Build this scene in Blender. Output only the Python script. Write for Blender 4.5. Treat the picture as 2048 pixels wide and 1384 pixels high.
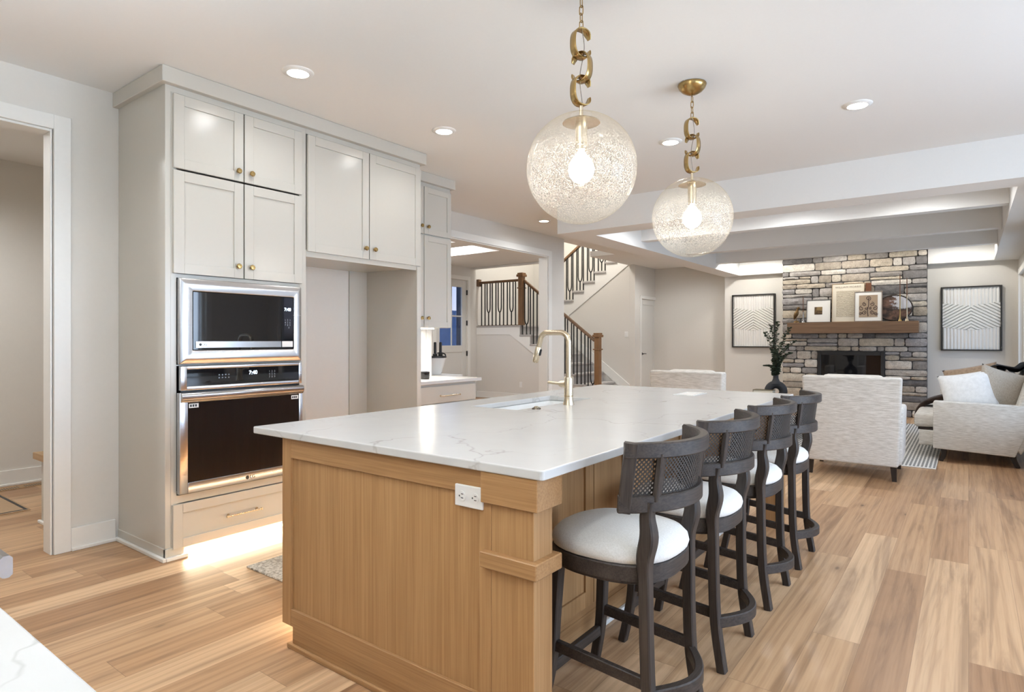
import bpy, bmesh, math, random
from mathutils import Vector, Matrix
random.seed(7)
for o in list(bpy.data.objects): bpy.data.objects.remove(o)
SC = bpy.context.scene
COL = SC.collection
PI = math.pi

# ---------------------------------------------------------------- camera
cam = bpy.data.cameras.new('camera')
cam.sensor_width = 36.0
cam.lens = 1222.0 / 2048.0 * 36.0
cam.shift_y = -12.0 / 2048.0
cam.clip_start = 0.02
camo = bpy.data.objects.new('camera', cam)
COL.objects.link(camo)
camo.location = (0, 0, 1.30)
camo.rotation_euler = (PI / 2, 0, math.radians(36.77))
SC.camera = camo

# ---------------------------------------------------------------- world, exposure
SC.view_settings.view_transform = 'Standard'
SC.view_settings.look = 'None'
SC.view_settings.exposure = 1.02
SC.view_settings.gamma = 1.0
SC.view_settings.use_curve_mapping = False
SC.cycles.use_denoising = True
SC.cycles.max_bounces = 8
SC.cycles.diffuse_bounces = 5
SC.cycles.glossy_bounces = 4
SC.cycles.transparent_max_bounces = 16
SC.cycles.transmission_bounces = 6
SC.cycles.sample_clamp_indirect = 6.0
SC.cycles.caustics_reflective = False
SC.cycles.caustics_refractive = False

W = bpy.data.worlds.new('dusk_sky')
SC.world = W
W.use_nodes = True
wn = W.node_tree
bg = wn.nodes['Background']
tcw = wn.nodes.new('ShaderNodeTexCoord')
sxw = wn.nodes.new('ShaderNodeSeparateXYZ')
rw = wn.nodes.new('ShaderNodeValToRGB')
wn.links.new(tcw.outputs['Generated'], sxw.inputs[0])
wn.links.new(sxw.outputs['Z'], rw.inputs[0])
wn.links.new(rw.outputs[0], bg.inputs[0])
e = rw.color_ramp.elements
e[0].position = 0.0; e[0].color = (0.02, 0.025, 0.035, 1)
e[1].position = 0.60; e[1].color = (0.16, 0.30, 0.62, 1)
k = rw.color_ramp.elements.new(0.02); k.color = (0.55, 0.55, 0.70, 1)
k = rw.color_ramp.elements.new(0.18); k.color = (0.30, 0.44, 0.75, 1)
bg.inputs[1].default_value = 0.8


def area_light(name, loc, rot, sx, sy, power, color):
    l = bpy.data.lights.new(name, 'AREA')
    l.shape = 'RECTANGLE'; l.size = sx; l.size_y = sy
    l.energy = power; l.color = color
    o = bpy.data.objects.new(name, l)
    o.location = loc; o.rotation_euler = rot
    COL.objects.link(o)
    return o


DUSK = (0.66, 0.80, 1.0)
WARM = (1.0, 0.86, 0.68)
# daylight through the windows of the right-hand walls (outside of the panes, shining in)
area_light('window_daylight', (2.85, 3.9, 1.40), (0, PI / 2, 0), 2.0, 2.3, 95, DUSK)
area_light('window_daylight', (2.85, 1.2, 1.40), (0, PI / 2, 0), 2.0, 2.2, 50, DUSK)
area_light('window_daylight', (1.0, 10.7, 1.35), (0, PI / 2, 0), 1.9, 2.6, 15, DUSK)
area_light('window_daylight', (1.0, 7.6, 1.35), (0, PI / 2, 0), 1.9, 1.7, 12, DUSK)

# added unseen spot beside the camera, bounced off the ceiling as fill
fl = bpy.data.lights.new('bounce_fill', 'SPOT')
fl.energy = 420; fl.color = (0.84, 0.92, 1.0); fl.spot_size = math.radians(120); fl.spot_blend = 1.0; fl.shadow_soft_size = .15
flo = bpy.data.objects.new('bounce_fill', fl); COL.objects.link(flo)
flo.location = (-0.85, -0.28, 1.62); flo.rotation_euler = Vector((-0.40, -0.02, 1.0)).to_track_quat('-Z', 'Y').to_euler()

CAN_POWER = 8.0


def point_light(name, loc, power, color=WARM, radius=0.05, parent=None):
    l = bpy.data.lights.new(name, 'POINT')
    l.energy = power; l.color = color; l.shadow_soft_size = radius
    o = bpy.data.objects.new(name, l)
    COL.objects.link(o)
    o.location = loc
    if parent: o.parent = parent
    return o


# ---------------------------------------------------------------- node helpers
class G:
    def __init__(s, name):
        s.m = bpy.data.materials.new(name)
        s.m.use_nodes = True
        s.t = s.m.node_tree
        s.b = s.t.nodes['Principled BSDF']
        s.out = s.t.nodes['Material Output']

    def n(s, typ, **kw):
        nd = s.t.nodes.new('ShaderNode' + typ)
        for k_, v in kw.items(): setattr(nd, k_, v)
        return nd

    def l(s, a, b): s.t.links.new(a, b)

    def put(s, inp, v):
        if hasattr(v, 'links') or hasattr(v, 'is_linked'): s.l(v, inp)
        else: inp.default_value = v

    def math(s, op, a, b=0.0, c=None, clamp=False):
        nd = s.n('Math', operation=op); nd.use_clamp = clamp
        s.put(nd.inputs[0], a); s.put(nd.inputs[1], b)
        if c is not None: s.put(nd.inputs[2], c)
        return nd.outputs[0]

    def co(s, kind='Object'): return s.n('TexCoord').outputs[kind]

    def mapped(s, scale, loc=(0, 0, 0), rot=(0, 0, 0), kind='Object', vec=None):
        mp = s.n('Mapping')
        s.l(vec if vec is not None else s.co(kind), mp.inputs[0])
        mp.inputs['Scale'].default_value = scale
        mp.inputs['Location'].default_value = loc
        mp.inputs['Rotation'].default_value = rot
        return mp.outputs[0]

    def noise(s, vec, scale=5, detail=3, rough=0.5, dist=0.0):
        nd = s.n('TexNoise')
        s.l(vec, nd.inputs['Vector'])
        nd.inputs['Scale'].default_value = scale
        nd.inputs['Detail'].default_value = detail
        nd.inputs['Roughness'].default_value = rough
        nd.inputs['Distortion'].default_value = dist
        return nd.outputs[0]

    def ramp(s, fac, stops, interp='LINEAR'):
        nd = s.n('ValToRGB')
        nd.color_ramp.interpolation = interp
        s.l(fac, nd.inputs[0])
        el = nd.color_ramp.elements
        while len(el) < len(stops): el.new(0.5)
        for e_, (p, c) in zip(el, stops):
            e_.position = p
            e_.color = (c[0], c[1], c[2], 1) if not isinstance(c, (int, float)) else (c, c, c, 1)
        return nd.outputs[0]

    def mix(s, fac, a, b, mode='MIX'):
        nd = s.n('Mix', data_type='RGBA', blend_type=mode)
        s.put(nd.inputs[0], fac)
        s.put(nd.inputs[6], a if not isinstance(a, tuple) else (*a[:3], 1))
        s.put(nd.inputs[7], b if not isinstance(b, tuple) else (*b[:3], 1))
        return nd.outputs[2]

    def bump(s, h, strength=0.2, dist=0.01):
        nd = s.n('Bump')
        nd.inputs['Strength'].default_value = strength
        nd.inputs['Distance'].default_value = dist
        s.l(h, nd.inputs['Height'])
        s.l(nd.outputs[0], s.b.inputs['Normal'])

    def base(s, c): s.put(s.b.inputs['Base Color'], (*c[:3], 1) if isinstance(c, tuple) else c)

    def set(s, rough=None, metal=None, spec=None, coat=None):
        if rough is not None: s.put(s.b.inputs['Roughness'], rough)
        if metal is not None: s.b.inputs['Metallic'].default_value = metal
        if spec is not None: s.b.inputs['Specular IOR Level'].default_value = spec
        if coat is not None:
            s.b.inputs['Coat Weight'].default_value = coat
            s.b.inputs['Coat Roughness'].default_value = 0.1


def paint(name, c, rough=0.5, grain=0.02, scale=40, spec=0.5):
    g = G(name)
    nz = g.noise(g.co(), scale, 3)
    g.base(g.mix(nz, tuple(x * (1 - grain) for x in c), tuple(min(1, x * (1 + grain)) for x in c)))
    g.set(rough, spec=spec)
    g.bump(g.noise(g.co(), scale * 6, 2), 0.03, 0.002)
    return g.m


def metal(name, c, rough=0.3, brushed=None):
    g = G(name)
    g.set(rough, 1.0)
    if brushed:
        nz = g.noise(g.mapped(brushed), 1.0, 2)
        g.base(g.mix(nz, tuple(x * .95 for x in c), c))
        g.put(g.b.inputs['Roughness'], g.math('MULTIPLY_ADD', nz, 0.06, rough - .03))
    else:
        nz = g.noise(g.co(), 30, 2)
        g.base(g.mix(nz, tuple(x * .9 for x in c), c))
    return g.m


def wood(name, c1, c2, grain, rough=0.45, fine=1.0, contrast=1.0, spec=0.4):
    """grain: axis index along which the fibres run"""
    g = G(name)
    sc = [26 * fine] * 3; sc[grain] = 0.9 * fine
    sc2 = [150 * fine] * 3; sc2[grain] = 3.0 * fine
    a = g.noise(g.mapped(tuple(sc)), 1.0, 4, 0.6, 0.4)
    b = g.noise(g.mapped(tuple(sc2)), 1.0, 2, 0.5)
    f = g.math('ADD', g.math('MULTIPLY', a, 0.45), g.math('MULTIPLY', b, 0.55))
    col = g.ramp(f, [(0.5 - .18 / contrast, c1), (0.5 + .18 / contrast, c2)])
    g.base(col)
    g.set(rough, spec=spec)
    g.bump(b, 0.08, 0.002)
    return g.m


M = {}
M['wall'] = paint('wall_paint', (0.68, 0.655, 0.605), 0.75)
M['ceiling'] = paint('ceiling_paint', (0.80, 0.795, 0.775), 0.85, 0.015, 60)
M['trim'] = paint('trim_paint', (0.78, 0.77, 0.73), 0.4)
M['cabinet'] = paint('cabinet_paint', (0.535, 0.513, 0.458), 0.21, 0.012)
M['door'] = paint('door_paint', (0.66, 0.65, 0.61), 0.4)
M['white'] = paint('white_ceramic', (0.82, 0.82, 0.80), 0.18)
M['plate'] = paint('white_plastic', (0.80, 0.79, 0.76), 0.35)
M['black'] = paint('black_metal', (0.012, 0.012, 0.013), 0.4)
M['blackmatte'] = paint('black_ceramic', (0.014, 0.014, 0.016), 0.6)
M['iron'] = paint('wrought_iron', (0.010, 0.009, 0.008), 0.6)
M['brass'] = metal('aged_brass', (0.47, 0.325, 0.135), 0.27)
M['champagne'] = metal('champagne_bronze', (0.70, 0.595, 0.44), 0.24)
M['darkbronze'] = metal('dark_bronze_trim', (0.16, 0.13, 0.10), 0.3)
M['steel'] = metal('brushed_steel', (0.62, 0.62, 0.63), 0.26, (1.5, 1.5, 160))
M['steelh'] = metal('polished_steel', (0.55, 0.55, 0.56), 0.22, (160, 2, 160))
M['oak'] = wood('island_oak_vertical', (0.30, 0.155, 0.060), (0.43, 0.25, 0.112), 2, 0.42)
M['oakh'] = wood('island_oak_horizontal', (0.26, 0.133, 0.052), (0.41, 0.232, 0.102), 0, 0.42)
M['oakhy'] = wood('island_oak_lengthwise', (0.26, 0.133, 0.052), (0.41, 0.232, 0.102), 1, 0.42)
M['mantelwood'] = wood('mantel_oak', (0.12, 0.068, 0.038), (0.235, 0.142, 0.082), 0, 0.5)
M['newel'] = wood('newel_oak', (0.15, 0.075, 0.03), (0.28, 0.15, 0.065), 2, 0.4)
M['handrail'] = wood('handrail_oak', (0.10, 0.052, 0.024), (0.20, 0.11, 0.052), 0, 0.4)
M['stool'] = wood('charcoal_brown_wood', (0.016, 0.0115, 0.0095), (0.056, 0.042, 0.034), 2, 0.5, 1.3, 1.2)
M['stoolh'] = wood('charcoal_brown_rail', (0.016, 0.0115, 0.0095), (0.056, 0.042, 0.034), 1, 0.5, 1.3, 1.2)
M['darkleg'] = wood('espresso_wood', (0.012, 0.008, 0.006), (0.03, 0.02, 0.015), 2, 0.4)
M['benchwood'] = wood('bench_oak', (0.28, 0.17, 0.08), (0.45, 0.29, 0.15), 0, 0.5)


def floor_mat():
    g = G('oak_floor')
    sx = g.n('SeparateXYZ'); g.l(g.co(), sx.inputs[0])
    x, y = sx.outputs[0], sx.outputs[1]
    px = g.math('DIVIDE', x, 0.186)
    row = g.math('FLOOR', px)
    wn1 = g.n('TexWhiteNoise', noise_dimensions='1D'); g.l(row, wn1.inputs['W'])
    py = g.math('ADD', g.math('DIVIDE', y, 1.75), g.math('MULTIPLY', wn1.outputs[0], 9.0))
    idn = g.math('FLOOR', py)
    cb = g.n('CombineXYZ'); g.l(row, cb.inputs[0]); g.l(idn, cb.inputs[1])
    wn2 = g.n('TexWhiteNoise', noise_dimensions='2D'); g.l(cb.outputs[0], wn2.inputs['Vector'])
    tone = g.ramp(wn2.outputs[0], [(0.0, (0.33, 0.185, 0.095)), (0.3, (0.43, 0.262, 0.142)), (0.65, (0.52, 0.335, 0.190)), (1.0, (0.64, 0.445, 0.275))])
    # grain, shifted per plank
    off = g.n('CombineXYZ'); g.l(g.math('MULTIPLY', wn2.outputs[0], 37.0), off.inputs[1]); g.l(g.math('MULTIPLY', wn2.outputs[0], 11.0), off.inputs[0])
    va = g.n('VectorMath', operation='ADD'); g.l(g.co(), va.inputs[0]); g.l(off.outputs[0], va.inputs[1])
    n1 = g.noise(g.mapped((9, 0.55, 1), vec=va.outputs[0]), 1.0, 5, 0.62, 1.4)
    n2 = g.noise(g.mapped((120, 3.0, 1), vec=va.outputs[0]), 1.0, 2, 0.5)
    rings = g.n('TexWave', wave_type='BANDS', bands_direction='X')
    g.l(g.mapped((6, 0.35, 1), vec=va.outputs[0]), rings.inputs[0])
    rings.inputs['Scale'].default_value = 1.1; rings.inputs['Distortion'].default_value = 9.0
    rings.inputs['Detail'].default_value = 3.0; rings.inputs['Detail Scale'].default_value = 0.6
    c = g.mix(g.ramp(n1, [(0.36, 0.0), (0.50, .75), (0.66, 1.0)]), (0.66, 0.61, 0.57), (1.13, 1.11, 1.08))
    col = g.mix(0.85, tone, c, 'MULTIPLY')
    col = g.mix(g.math('MULTIPLY', g.ramp(rings.outputs[1], [(.55, 0.0), (.9, 1.0)]), 0.42), col, g.mix(1.0, col, (0.72, 0.66, 0.6), 'MULTIPLY'))
    col = g.mix(g.math('MULTIPLY', g.ramp(n2, [(0.45, 0.0), (0.72, 1.0)]), 0.25), col, g.mix(1.0, col, (0.66, 0.6, 0.55), 'MULTIPLY'))
    # knots
    vo = g.n('TexVoronoi'); g.l(g.mapped((3.1, 1.15, 1), vec=va.outputs[0]), vo.inputs['Vector']); vo.inputs['Scale'].default_value = 1.0
    kn = g.ramp(vo.outputs['Distance'], [(0.0, 1.0), (0.026, 0.85), (0.05, 0.25), (0.14, 0.0)])
    col = g.mix(kn, col, (0.10, 0.05, 0.025))
    # seams
    fx = g.math('FRACT', px); fy = g.math('FRACT', py)
    ex = g.math('MINIMUM', fx, g.math('SUBTRACT', 1.0, fx))
    ey = g.math('MINIMUM', fy, g.math('SUBTRACT', 1.0, fy))
    s1 = g.math('LESS_THAN', ex, 0.0055); s2 = g.math('LESS_THAN', ey, 0.0007)
    seam = g.math('MAXIMUM', s1, s2)
    col = g.mix(g.math('MULTIPLY', seam, 0.6), col, (0.17, 0.09, 0.045))
    g.base(col)
    g.set(g.math('MULTIPLY_ADD', n2, 0.15, 0.30), spec=0.42)
    g.bump(g.math('SUBTRACT', g.math('MULTIPLY', n2, 0.3), seam), 0.12, 0.002)
    return g.m


M['floor'] = floor_mat()


def quartz():
    g = G('veined_quartz')
    d = g.noise(g.co(), 1.6, 5, 0.65)
    sc = g.n('VectorMath', operation='SCALE'); 
    nv = g.n('TexNoise'); g.l(g.co(), nv.inputs['Vector']); nv.inputs['Scale'].default_value = 2.2; nv.inputs['Detail'].default_value = 5
    g.l(nv.outputs['Color'], sc.inputs[0]); sc.inputs['Scale'].default_value = 0.75
    va = g.n('VectorMath', operation='ADD'); g.l(g.co(), va.inputs[0]); g.l(sc.outputs[0], va.inputs[1])
    vo = g.n('TexVoronoi', feature='DISTANCE_TO_EDGE'); g.l(g.mapped((1.5, 0.85, 1.2), rot=(0, 0, 0.5), vec=va.outputs[0]), vo.inputs['Vector']); vo.inputs['Scale'].default_value = 1.25
    vein = g.ramp(vo.outputs['Distance'], [(0.0, 1.0), (0.004, 0.75), (0.013, 0.0)])
    msk = g.ramp(g.noise(g.co(), 2.3, 3), [(0.42, 0.0), (0.60, 1.0)])
    v2 = g.math('MULTIPLY', vein, msk)
    soft = g.ramp(d, [(0.35, (0.57, 0.565, 0.55)), (0.7, (0.615, 0.61, 0.595))])
    g.base(g.mix(g.math('MULTIPLY', v2, 0.55), soft, (0.36, 0.34, 0.315)))
    g.set(0.22, spec=0.5)
    return g.m


M['quartz'] = quartz()


def fabric(name, c1, c2, sx=60, sz=260, bump=0.35, rough=0.95, streak=(8, 8, 150)):
    g = G(name)
    a = g.noise(g.mapped(streak), 1.0, 3, 0.6)
    b = g.noise(g.co(), 420, 2)
    f = g.math('ADD', g.math('MULTIPLY', a, 0.7), g.math('MULTIPLY', b, 0.3))
    g.base(g.ramp(f, [(0.38, c1), (0.6, c2)]))
    g.set(rough, spec=0.15)
    g.b.inputs['Sheen Weight'].default_value = 0.15
    g.bump(f, bump, 0.004)
    return g.m


M['boucle'] = fabric('cream_boucle', (0.47, 0.435, 0.38), (0.68, 0.65, 0.595), streak=(14, 14, 170))
M['seatfabric'] = fabric('white_linen', (0.66, 0.64, 0.60), (0.76, 0.745, 0.71), bump=0.12, streak=(200, 200, 200))
M['whitepillow'] = fabric('white_cotton', (0.70, 0.70, 0.69), (0.78, 0.78, 0.77), bump=0.15, streak=(30, 30, 30))
M['beigepillow'] = fabric('beige_linen', (0.36, 0.31, 0.25), (0.47, 0.42, 0.35), bump=0.2, streak=(160, 160, 60))
M['tanpillow'] = fabric('tan_velvet', (0.30, 0.21, 0.14), (0.40, 0.29, 0.20), bump=0.1, streak=(40, 40, 40))
M['brownpillow'] = fabric('taupe_linen', (0.24, 0.19, 0.15), (0.34, 0.28, 0.22), bump=0.2, streak=(160, 160, 60))
M['darkthrow'] = fabric('dark_knit', (0.008, 0.010, 0.016), (0.026, 0.03, 0.042), bump=0.5, streak=(90, 90, 90))
M['brownthrow'] = fabric('dark_brown_fur', (0.012, 0.007, 0.005), (0.05, 0.03, 0.02), bump=0.5, streak=(6, 60, 60))
M['carpet'] = fabric('grey_stair_carpet', (0.34, 0.32, 0.30), (0.48, 0.455, 0.43), bump=0.6, streak=(140, 140, 140))


def emit(name, c, st):
    g = G(name)
    g.base((0.9, 0.9, 0.9))
    g.b.inputs['Emission Color'].default_value = (*c, 1)
    g.b.inputs['Emission Strength'].default_value = st
    return g.m


M['canlens'] = emit('can_lens', (1.0, 0.93, 0.82), 9.0)
M['bulb'] = emit('bulb_glow', (1.0, 0.94, 0.85), 22.0)
M['display'] = emit('blue_display', (0.55, 0.75, 1.0), 3.0)
M['led'] = emit('warm_led', (1.0, 0.83, 0.58), 6.0)


def glassblack(name='black_glass', c=(0.006, 0.006, 0.007), rough=0.03):
    g = G(name)
    g.base(g.mix(g.noise(g.co(), 3, 2), c, tuple(x * 1.6 for x in c)))
    g.set(rough, spec=0.6)
    return g.m


M['blackglass'] = glassblack()


def thin_glass(name, tint=(0.95, 0.97, 0.98)):
    g = G(name)
    tr = g.n('BsdfTransparent'); tr.inputs[0].default_value = (*tint, 1)
    gl = g.n('BsdfGlossy'); gl.inputs['Roughness'].default_value = 0.02
    lw = g.n('LayerWeight'); lw.inputs[0].default_value = 0.5
    fr = g.n('Math', operation='MULTIPLY_ADD'); g.l(g.math('POWER', lw.outputs['Facing'], 4.0), fr.inputs[0]); fr.inputs[1].default_value = 0.6; fr.inputs[2].default_value = 0.04
    mx = g.n('MixShader')
    g.l(fr.outputs[0], mx.inputs[0]); g.l(tr.outputs[0], mx.inputs[1]); g.l(gl.outputs[0], mx.inputs[2])
    g.l(mx.outputs[0], g.out.inputs[0])
    return g.m


M['pane'] = thin_glass('window_glass')


def seeded_glass():
    g = G('seeded_globe_glass')
    co = g.co()
    sx = g.n('SeparateXYZ'); g.l(co, sx.inputs[0])
    # the seeds (tiny bubbles) crowd in the belly of the globe and thin out to the crown
    belly = g.ramp(g.math('MULTIPLY_ADD', sx.outputs[2], 2.04, 0.5), [(0.02, 0.45), (0.25, 1.0), (0.58, 0.95), (0.80, 0.22), (1.0, 0.05)])
    seeds = g.noise(co, 210, 2, 0.6, 0.8)
    sd = g.math('MULTIPLY', g.ramp(seeds, [(0.47, 0.0), (0.54, 1.0)]), belly)
    tr = g.n('BsdfTransparent'); g.l(g.mix(sd, (0.975, 0.955, 0.91), (0.72, 0.70, 0.66)), tr.inputs[0])
    tl = g.n('BsdfTranslucent'); tl.inputs[0].default_value = (0.95, 0.94, 0.91, 1)
    gl = g.n('BsdfGlossy'); gl.inputs['Roughness'].default_value = 0.06; gl.inputs[0].default_value = (1, 0.97, 0.9, 1)
    bm_ = g.n('Bump'); bm_.inputs['Strength'].default_value = 0.35; bm_.inputs['Distance'].default_value = 0.004
    g.l(sd, bm_.inputs['Height'])
    g.l(bm_.outputs[0], gl.inputs['Normal'])
    m1 = g.n('MixShader'); g.l(g.math('MULTIPLY_ADD', sd, 0.22, 0.012), m1.inputs[0]); g.l(tr.outputs[0], m1.inputs[1]); g.l(tl.outputs[0], m1.inputs[2])
    lw = g.n('LayerWeight'); lw.inputs[0].default_value = 0.32
    rim = g.math('MULTIPLY_ADD', lw.outputs['Facing'], 0.30, 0.0)
    rim2 = g.math('ADD', g.math('MULTIPLY', g.math('POWER', lw.outputs['Facing'], 3.0), 0.34), 0.035)
    m2 = g.n('MixShader'); g.l(rim2, m2.inputs[0]); g.l(m1.outputs[0], m2.inputs[1]); g.l(gl.outputs[0], m2.inputs[2])
    tint = g.n('BsdfTransparent'); tint.inputs[0].default_value = (0.80, 0.72, 0.52, 1)
    m3 = g.n('MixShader'); g.l(g.math('MULTIPLY', g.math('POWER', lw.outputs['Facing'], 4.0), 0.6), m3.inputs[0]); g.l(m2.outputs[0], m3.inputs[1]); g.l(tint.outputs[0], m3.inputs[2])
    g.l(m3.outputs[0], g.out.inputs[0])
    return g.m


M['globe'] = seeded_glass()


def cane():
    g = G('woven_cane')
    uv = g.co('UV')
    def cell(shift):
        mp = g.mapped((1 / 0.0150, 1 / 0.0150, 1), (shift, shift, 0), vec=uv)
        s = g.n('SeparateXYZ'); g.l(mp, s.inputs[0])
        a = g.math('SUBTRACT', g.math('FRACT', s.outputs[0]), 0.5)
        b = g.math('SUBTRACT', g.math('FRACT', s.outputs[1]), 0.5)
        return g.math('SQRT', g.math('ADD', g.math('MULTIPLY', a, a), g.math('MULTIPLY', b, b)))
    d = g.math('MINIMUM', cell(0.0), cell(0.5))
    hole = g.math('LESS_THAN', d, 0.255)
    nz = g.noise(g.mapped((900, 900, 1), vec=uv), 1, 2)
    g.base(g.ramp(nz, [(0.3, (0.018, 0.015, 0.013)), (0.7, (0.055, 0.045, 0.038))]))
    g.set(0.55)
    tr = g.n('BsdfTransparent')
    mx = g.n('MixShader')
    g.l(hole, mx.inputs[0]); g.l(g.b.outputs[0], mx.inputs[1]); g.l(tr.outputs[0], mx.inputs[2])
    g.l(mx.outputs[0], g.out.inputs[0])
    return g.m


M['cane'] = cane()


def stone_mat():
    g = G('ledge_stone')
    at = g.n('VertexColor'); at.layer_name = 'stone'
    n1 = g.noise(g.co(), 14, 6, 0.7)
    n2 = g.noise(g.co(), 70, 4, 0.6)
    c = g.mix(0.6, at.outputs[0], g.ramp(n1, [(0.3, (0.50, 0.48, 0.46)), (0.65, (1.15, 1.13, 1.10))]), 'MULTIPLY')
    c = g.mix(0.35, c, g.ramp(n2, [(0.35, (0.55, 0.53, 0.5)), (0.6, (1.1, 1.1, 1.1))]), 'MULTIPLY')
    g.base(c); g.set(0.9, spec=0.2)
    g.bump(g.math('ADD', n1, g.math('MULTIPLY', n2, 0.4)), 0.7, 0.02)
    return g.m


M['stone'] = stone_mat()
M['mortar'] = paint('mortar', (0.10, 0.095, 0.09), 0.95, 0.2, 60)


# ---------------------------------------------------------------- mesh helpers
def nb(): return bmesh.new()


def box(bm, x0, x1, y0, y1, z0, z1):
    vs = [bm.verts.new(p) for p in ((x0, y0, z0), (x1, y0, z0), (x1, y1, z0), (x0, y1, z0), (x0, y0, z1), (x1, y0, z1), (x1, y1, z1), (x0, y1, z1))]
    for f in ((0, 3, 2, 1), (4, 5, 6, 7), (0, 1, 5, 4), (1, 2, 6, 5), (2, 3, 7, 6), (3, 0, 4, 7)):
        bm.faces.new([vs[i] for i in f])
    return vs


def B(*a, bev=0.0, seg=2):
    bm = nb(); box(bm, *a)
    if bev: bevel(bm, bev, seg)
    return bm


def bevel(bm, w, seg=2, ang=0.6):
    bm.normal_update()
    es = [e_ for e_ in bm.edges if len(e_.link_faces) == 2 and e_.calc_face_angle(0) > ang]
    bmesh.ops.bevel(bm, geom=es, offset=w, segments=seg, profile=0.5, affect='EDGES', clamp_overlap=True)
    return bm


def circ(r, n=12): return [(r * math.cos(2 * PI * i / n), r * math.sin(2 * PI * i / n)) for i in range(n)]


def rect(w, h, c=0.0):
    a, b = w / 2, h / 2
    if c <= 0: return [(-a, -b), (a, -b), (a, b), (-a, b)]
    return [(-a + c, -b), (a - c, -b), (a, -b + c), (a, b - c), (a - c, b), (-a + c, b), (-a, b - c), (-a, -b + c)]


def sweep(bm, pts, prof, ref=(0, 0, 1), scale=None, closed=False, cap=True):
    """prof: list of (a,b) or a function(i)->list; a along T x ref, b along the remaining axis"""
    P = [Vector(p) for p in pts]; n = len(P); ref = Vector(ref)
    rings = []
    for i in range(n):
        if closed: T = P[(i + 1) % n] - P[i - 1]
        else: T = P[min(i + 1, n - 1)] - P[max(i - 1, 0)]
        T.normalize()
        S = T.cross(ref)
        if S.length < 1e-5: S = T.cross(Vector((1, 0.01, 0)))
        S.normalize(); U = S.cross(T)
        pr = prof(i) if callable(prof) else prof
        k_ = scale[i] if scale else 1.0
        rings.append([bm.verts.new(P[i] + S * a * k_ + U * b * k_) for a, b in pr])
    m = len(rings[0])
    rng = range(n) if closed else range(n - 1)
    for i in rng:
        r0, r1 = rings[i], rings[(i + 1) % n]
        for j in range(m):
            bm.faces.new((r0[j], r0[(j + 1) % m], r1[(j + 1) % m], r1[j]))
    if cap and not closed:
        bm.faces.new(list(reversed(rings[0]))); bm.faces.new(rings[-1])
    return bm


def tube(bm, pts, r, n=10, **kw): return sweep(bm, pts, circ(r, n), **kw)


def smooth_path(pts, n=6):
    """Catmull-Rom through pts"""
    P = [Vector(p) for p in pts]; out = []
    for i in range(len(P) - 1):
        p0, p1, p2, p3 = P[max(i - 1, 0)], P[i], P[i + 1], P[min(i + 2, len(P) - 1)]
        for j in range(n):
            t = j / n
            out.append(0.5 * ((2 * p1) + (p2 - p0) * t + (2 * p0 - 5 * p1 + 4 * p2 - p3) * t * t + (3 * p1 - p0 - 3 * p2 + p3) * t ** 3))
    out.append(P[-1])
    return out


def lathe(bm, prof, n=32, c=(0, 0, 0), cap=False):
    rings = []
    for r, z in prof:
        if r < 1e-6: rings.append([bm.verts.new((c[0], c[1], c[2] + z))])
        else: rings.append([bm.verts.new((c[0] + r * math.cos(2 * PI * i / n), c[1] + r * math.sin(2 * PI * i / n), c[2] + z)) for i in range(n)])
    for a, b in zip(rings, rings[1:]):
        for i in range(n):
            q = [a[i % len(a)], a[(i + 1) % len(a)], b[(i + 1) % len(b)], b[i % len(b)]]
            u = []
            for v in q:
                if v not in u: u.append(v)
            if len(u) > 2: bm.faces.new(u)
    if cap:
        for r_ in (rings[0], rings[-1]):
            if len(r_) > 2: bm.faces.new(r_)
    return bm


def prism(bm, poly, axis, a, b):
    """poly: 2-D outline in the two other axes (cyclic order), swept from a to b along axis"""
    def P(p, t):
        return {0: (t, p[0], p[1]), 1: (p[0], t, p[1]), 2: (p[0], p[1], t)}[axis]
    v0 = [bm.verts.new(P(p, a)) for p in poly]; v1 = [bm.verts.new(P(p, b)) for p in poly]
    n = len(poly)
    bm.faces.new(v0); bm.faces.new(list(reversed(v1)))
    for i in range(n): bm.faces.new((v0[i], v1[i], v1[(i + 1) % n], v0[(i + 1) % n]))
    return bm


def abs_loc(o):
    l = Vector((0, 0, 0))
    while o: l += o.location; o = o.parent
    return l


def obj(name, bm, mat, parent=None, smooth=None, world=True):
    """link the bmesh as ONE object; vertices given in world space are moved into the parent's space"""
    bmesh.ops.recalc_face_normals(bm, faces=bm.faces[:])
    me = bpy.data.meshes.new(name)
    if parent is not None and world:
        bmesh.ops.translate(bm, verts=bm.verts[:], vec=-abs_loc(parent))
    bm.to_mesh(me); bm.free()
    if mat is not None:
        for m_ in (mat if isinstance(mat, (list, tuple)) else [mat]): me.materials.append(m_)
    if smooth is not None:
        for p in me.polygons: p.use_smooth = True
        if smooth < 3: me.set_sharp_from_angle(angle=smooth)
    o = bpy.data.objects.new(name, me)
    COL.objects.link(o)
    if parent is not None: o.parent = parent
    return o


def tag(o, label=None, cat=None, group=None, kind=None):
    if label: o['label'] = label
    if cat: o['category'] = cat
    if group: o['group'] = group
    if kind: o['kind'] = kind
    return o


def thing(name, label, cat, loc=(0, 0, 0), group=None):
    o = bpy.data.objects.new(name, None)
    o.empty_display_size = 0.1
    COL.objects.link(o); o.location = loc
    return tag(o, label, cat, group)


def struct(name, bm, mat, parent=None, smooth=None):
    o = obj(name, bm, mat, parent, smooth)
    o['kind'] = 'structure'
    return o


def kids(o): return [c for c in COL.objects if c.parent == o]


def copy_tree(o, parent=None):
    c = o.copy(); COL.objects.link(c)
    if parent is not None: c.parent = parent
    for ch in kids(o):
        copy_tree(ch, c)
    return c


def xform(bm, mat): bmesh.ops.transform(bm, matrix=mat, verts=bm.verts[:]); return bm


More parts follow.
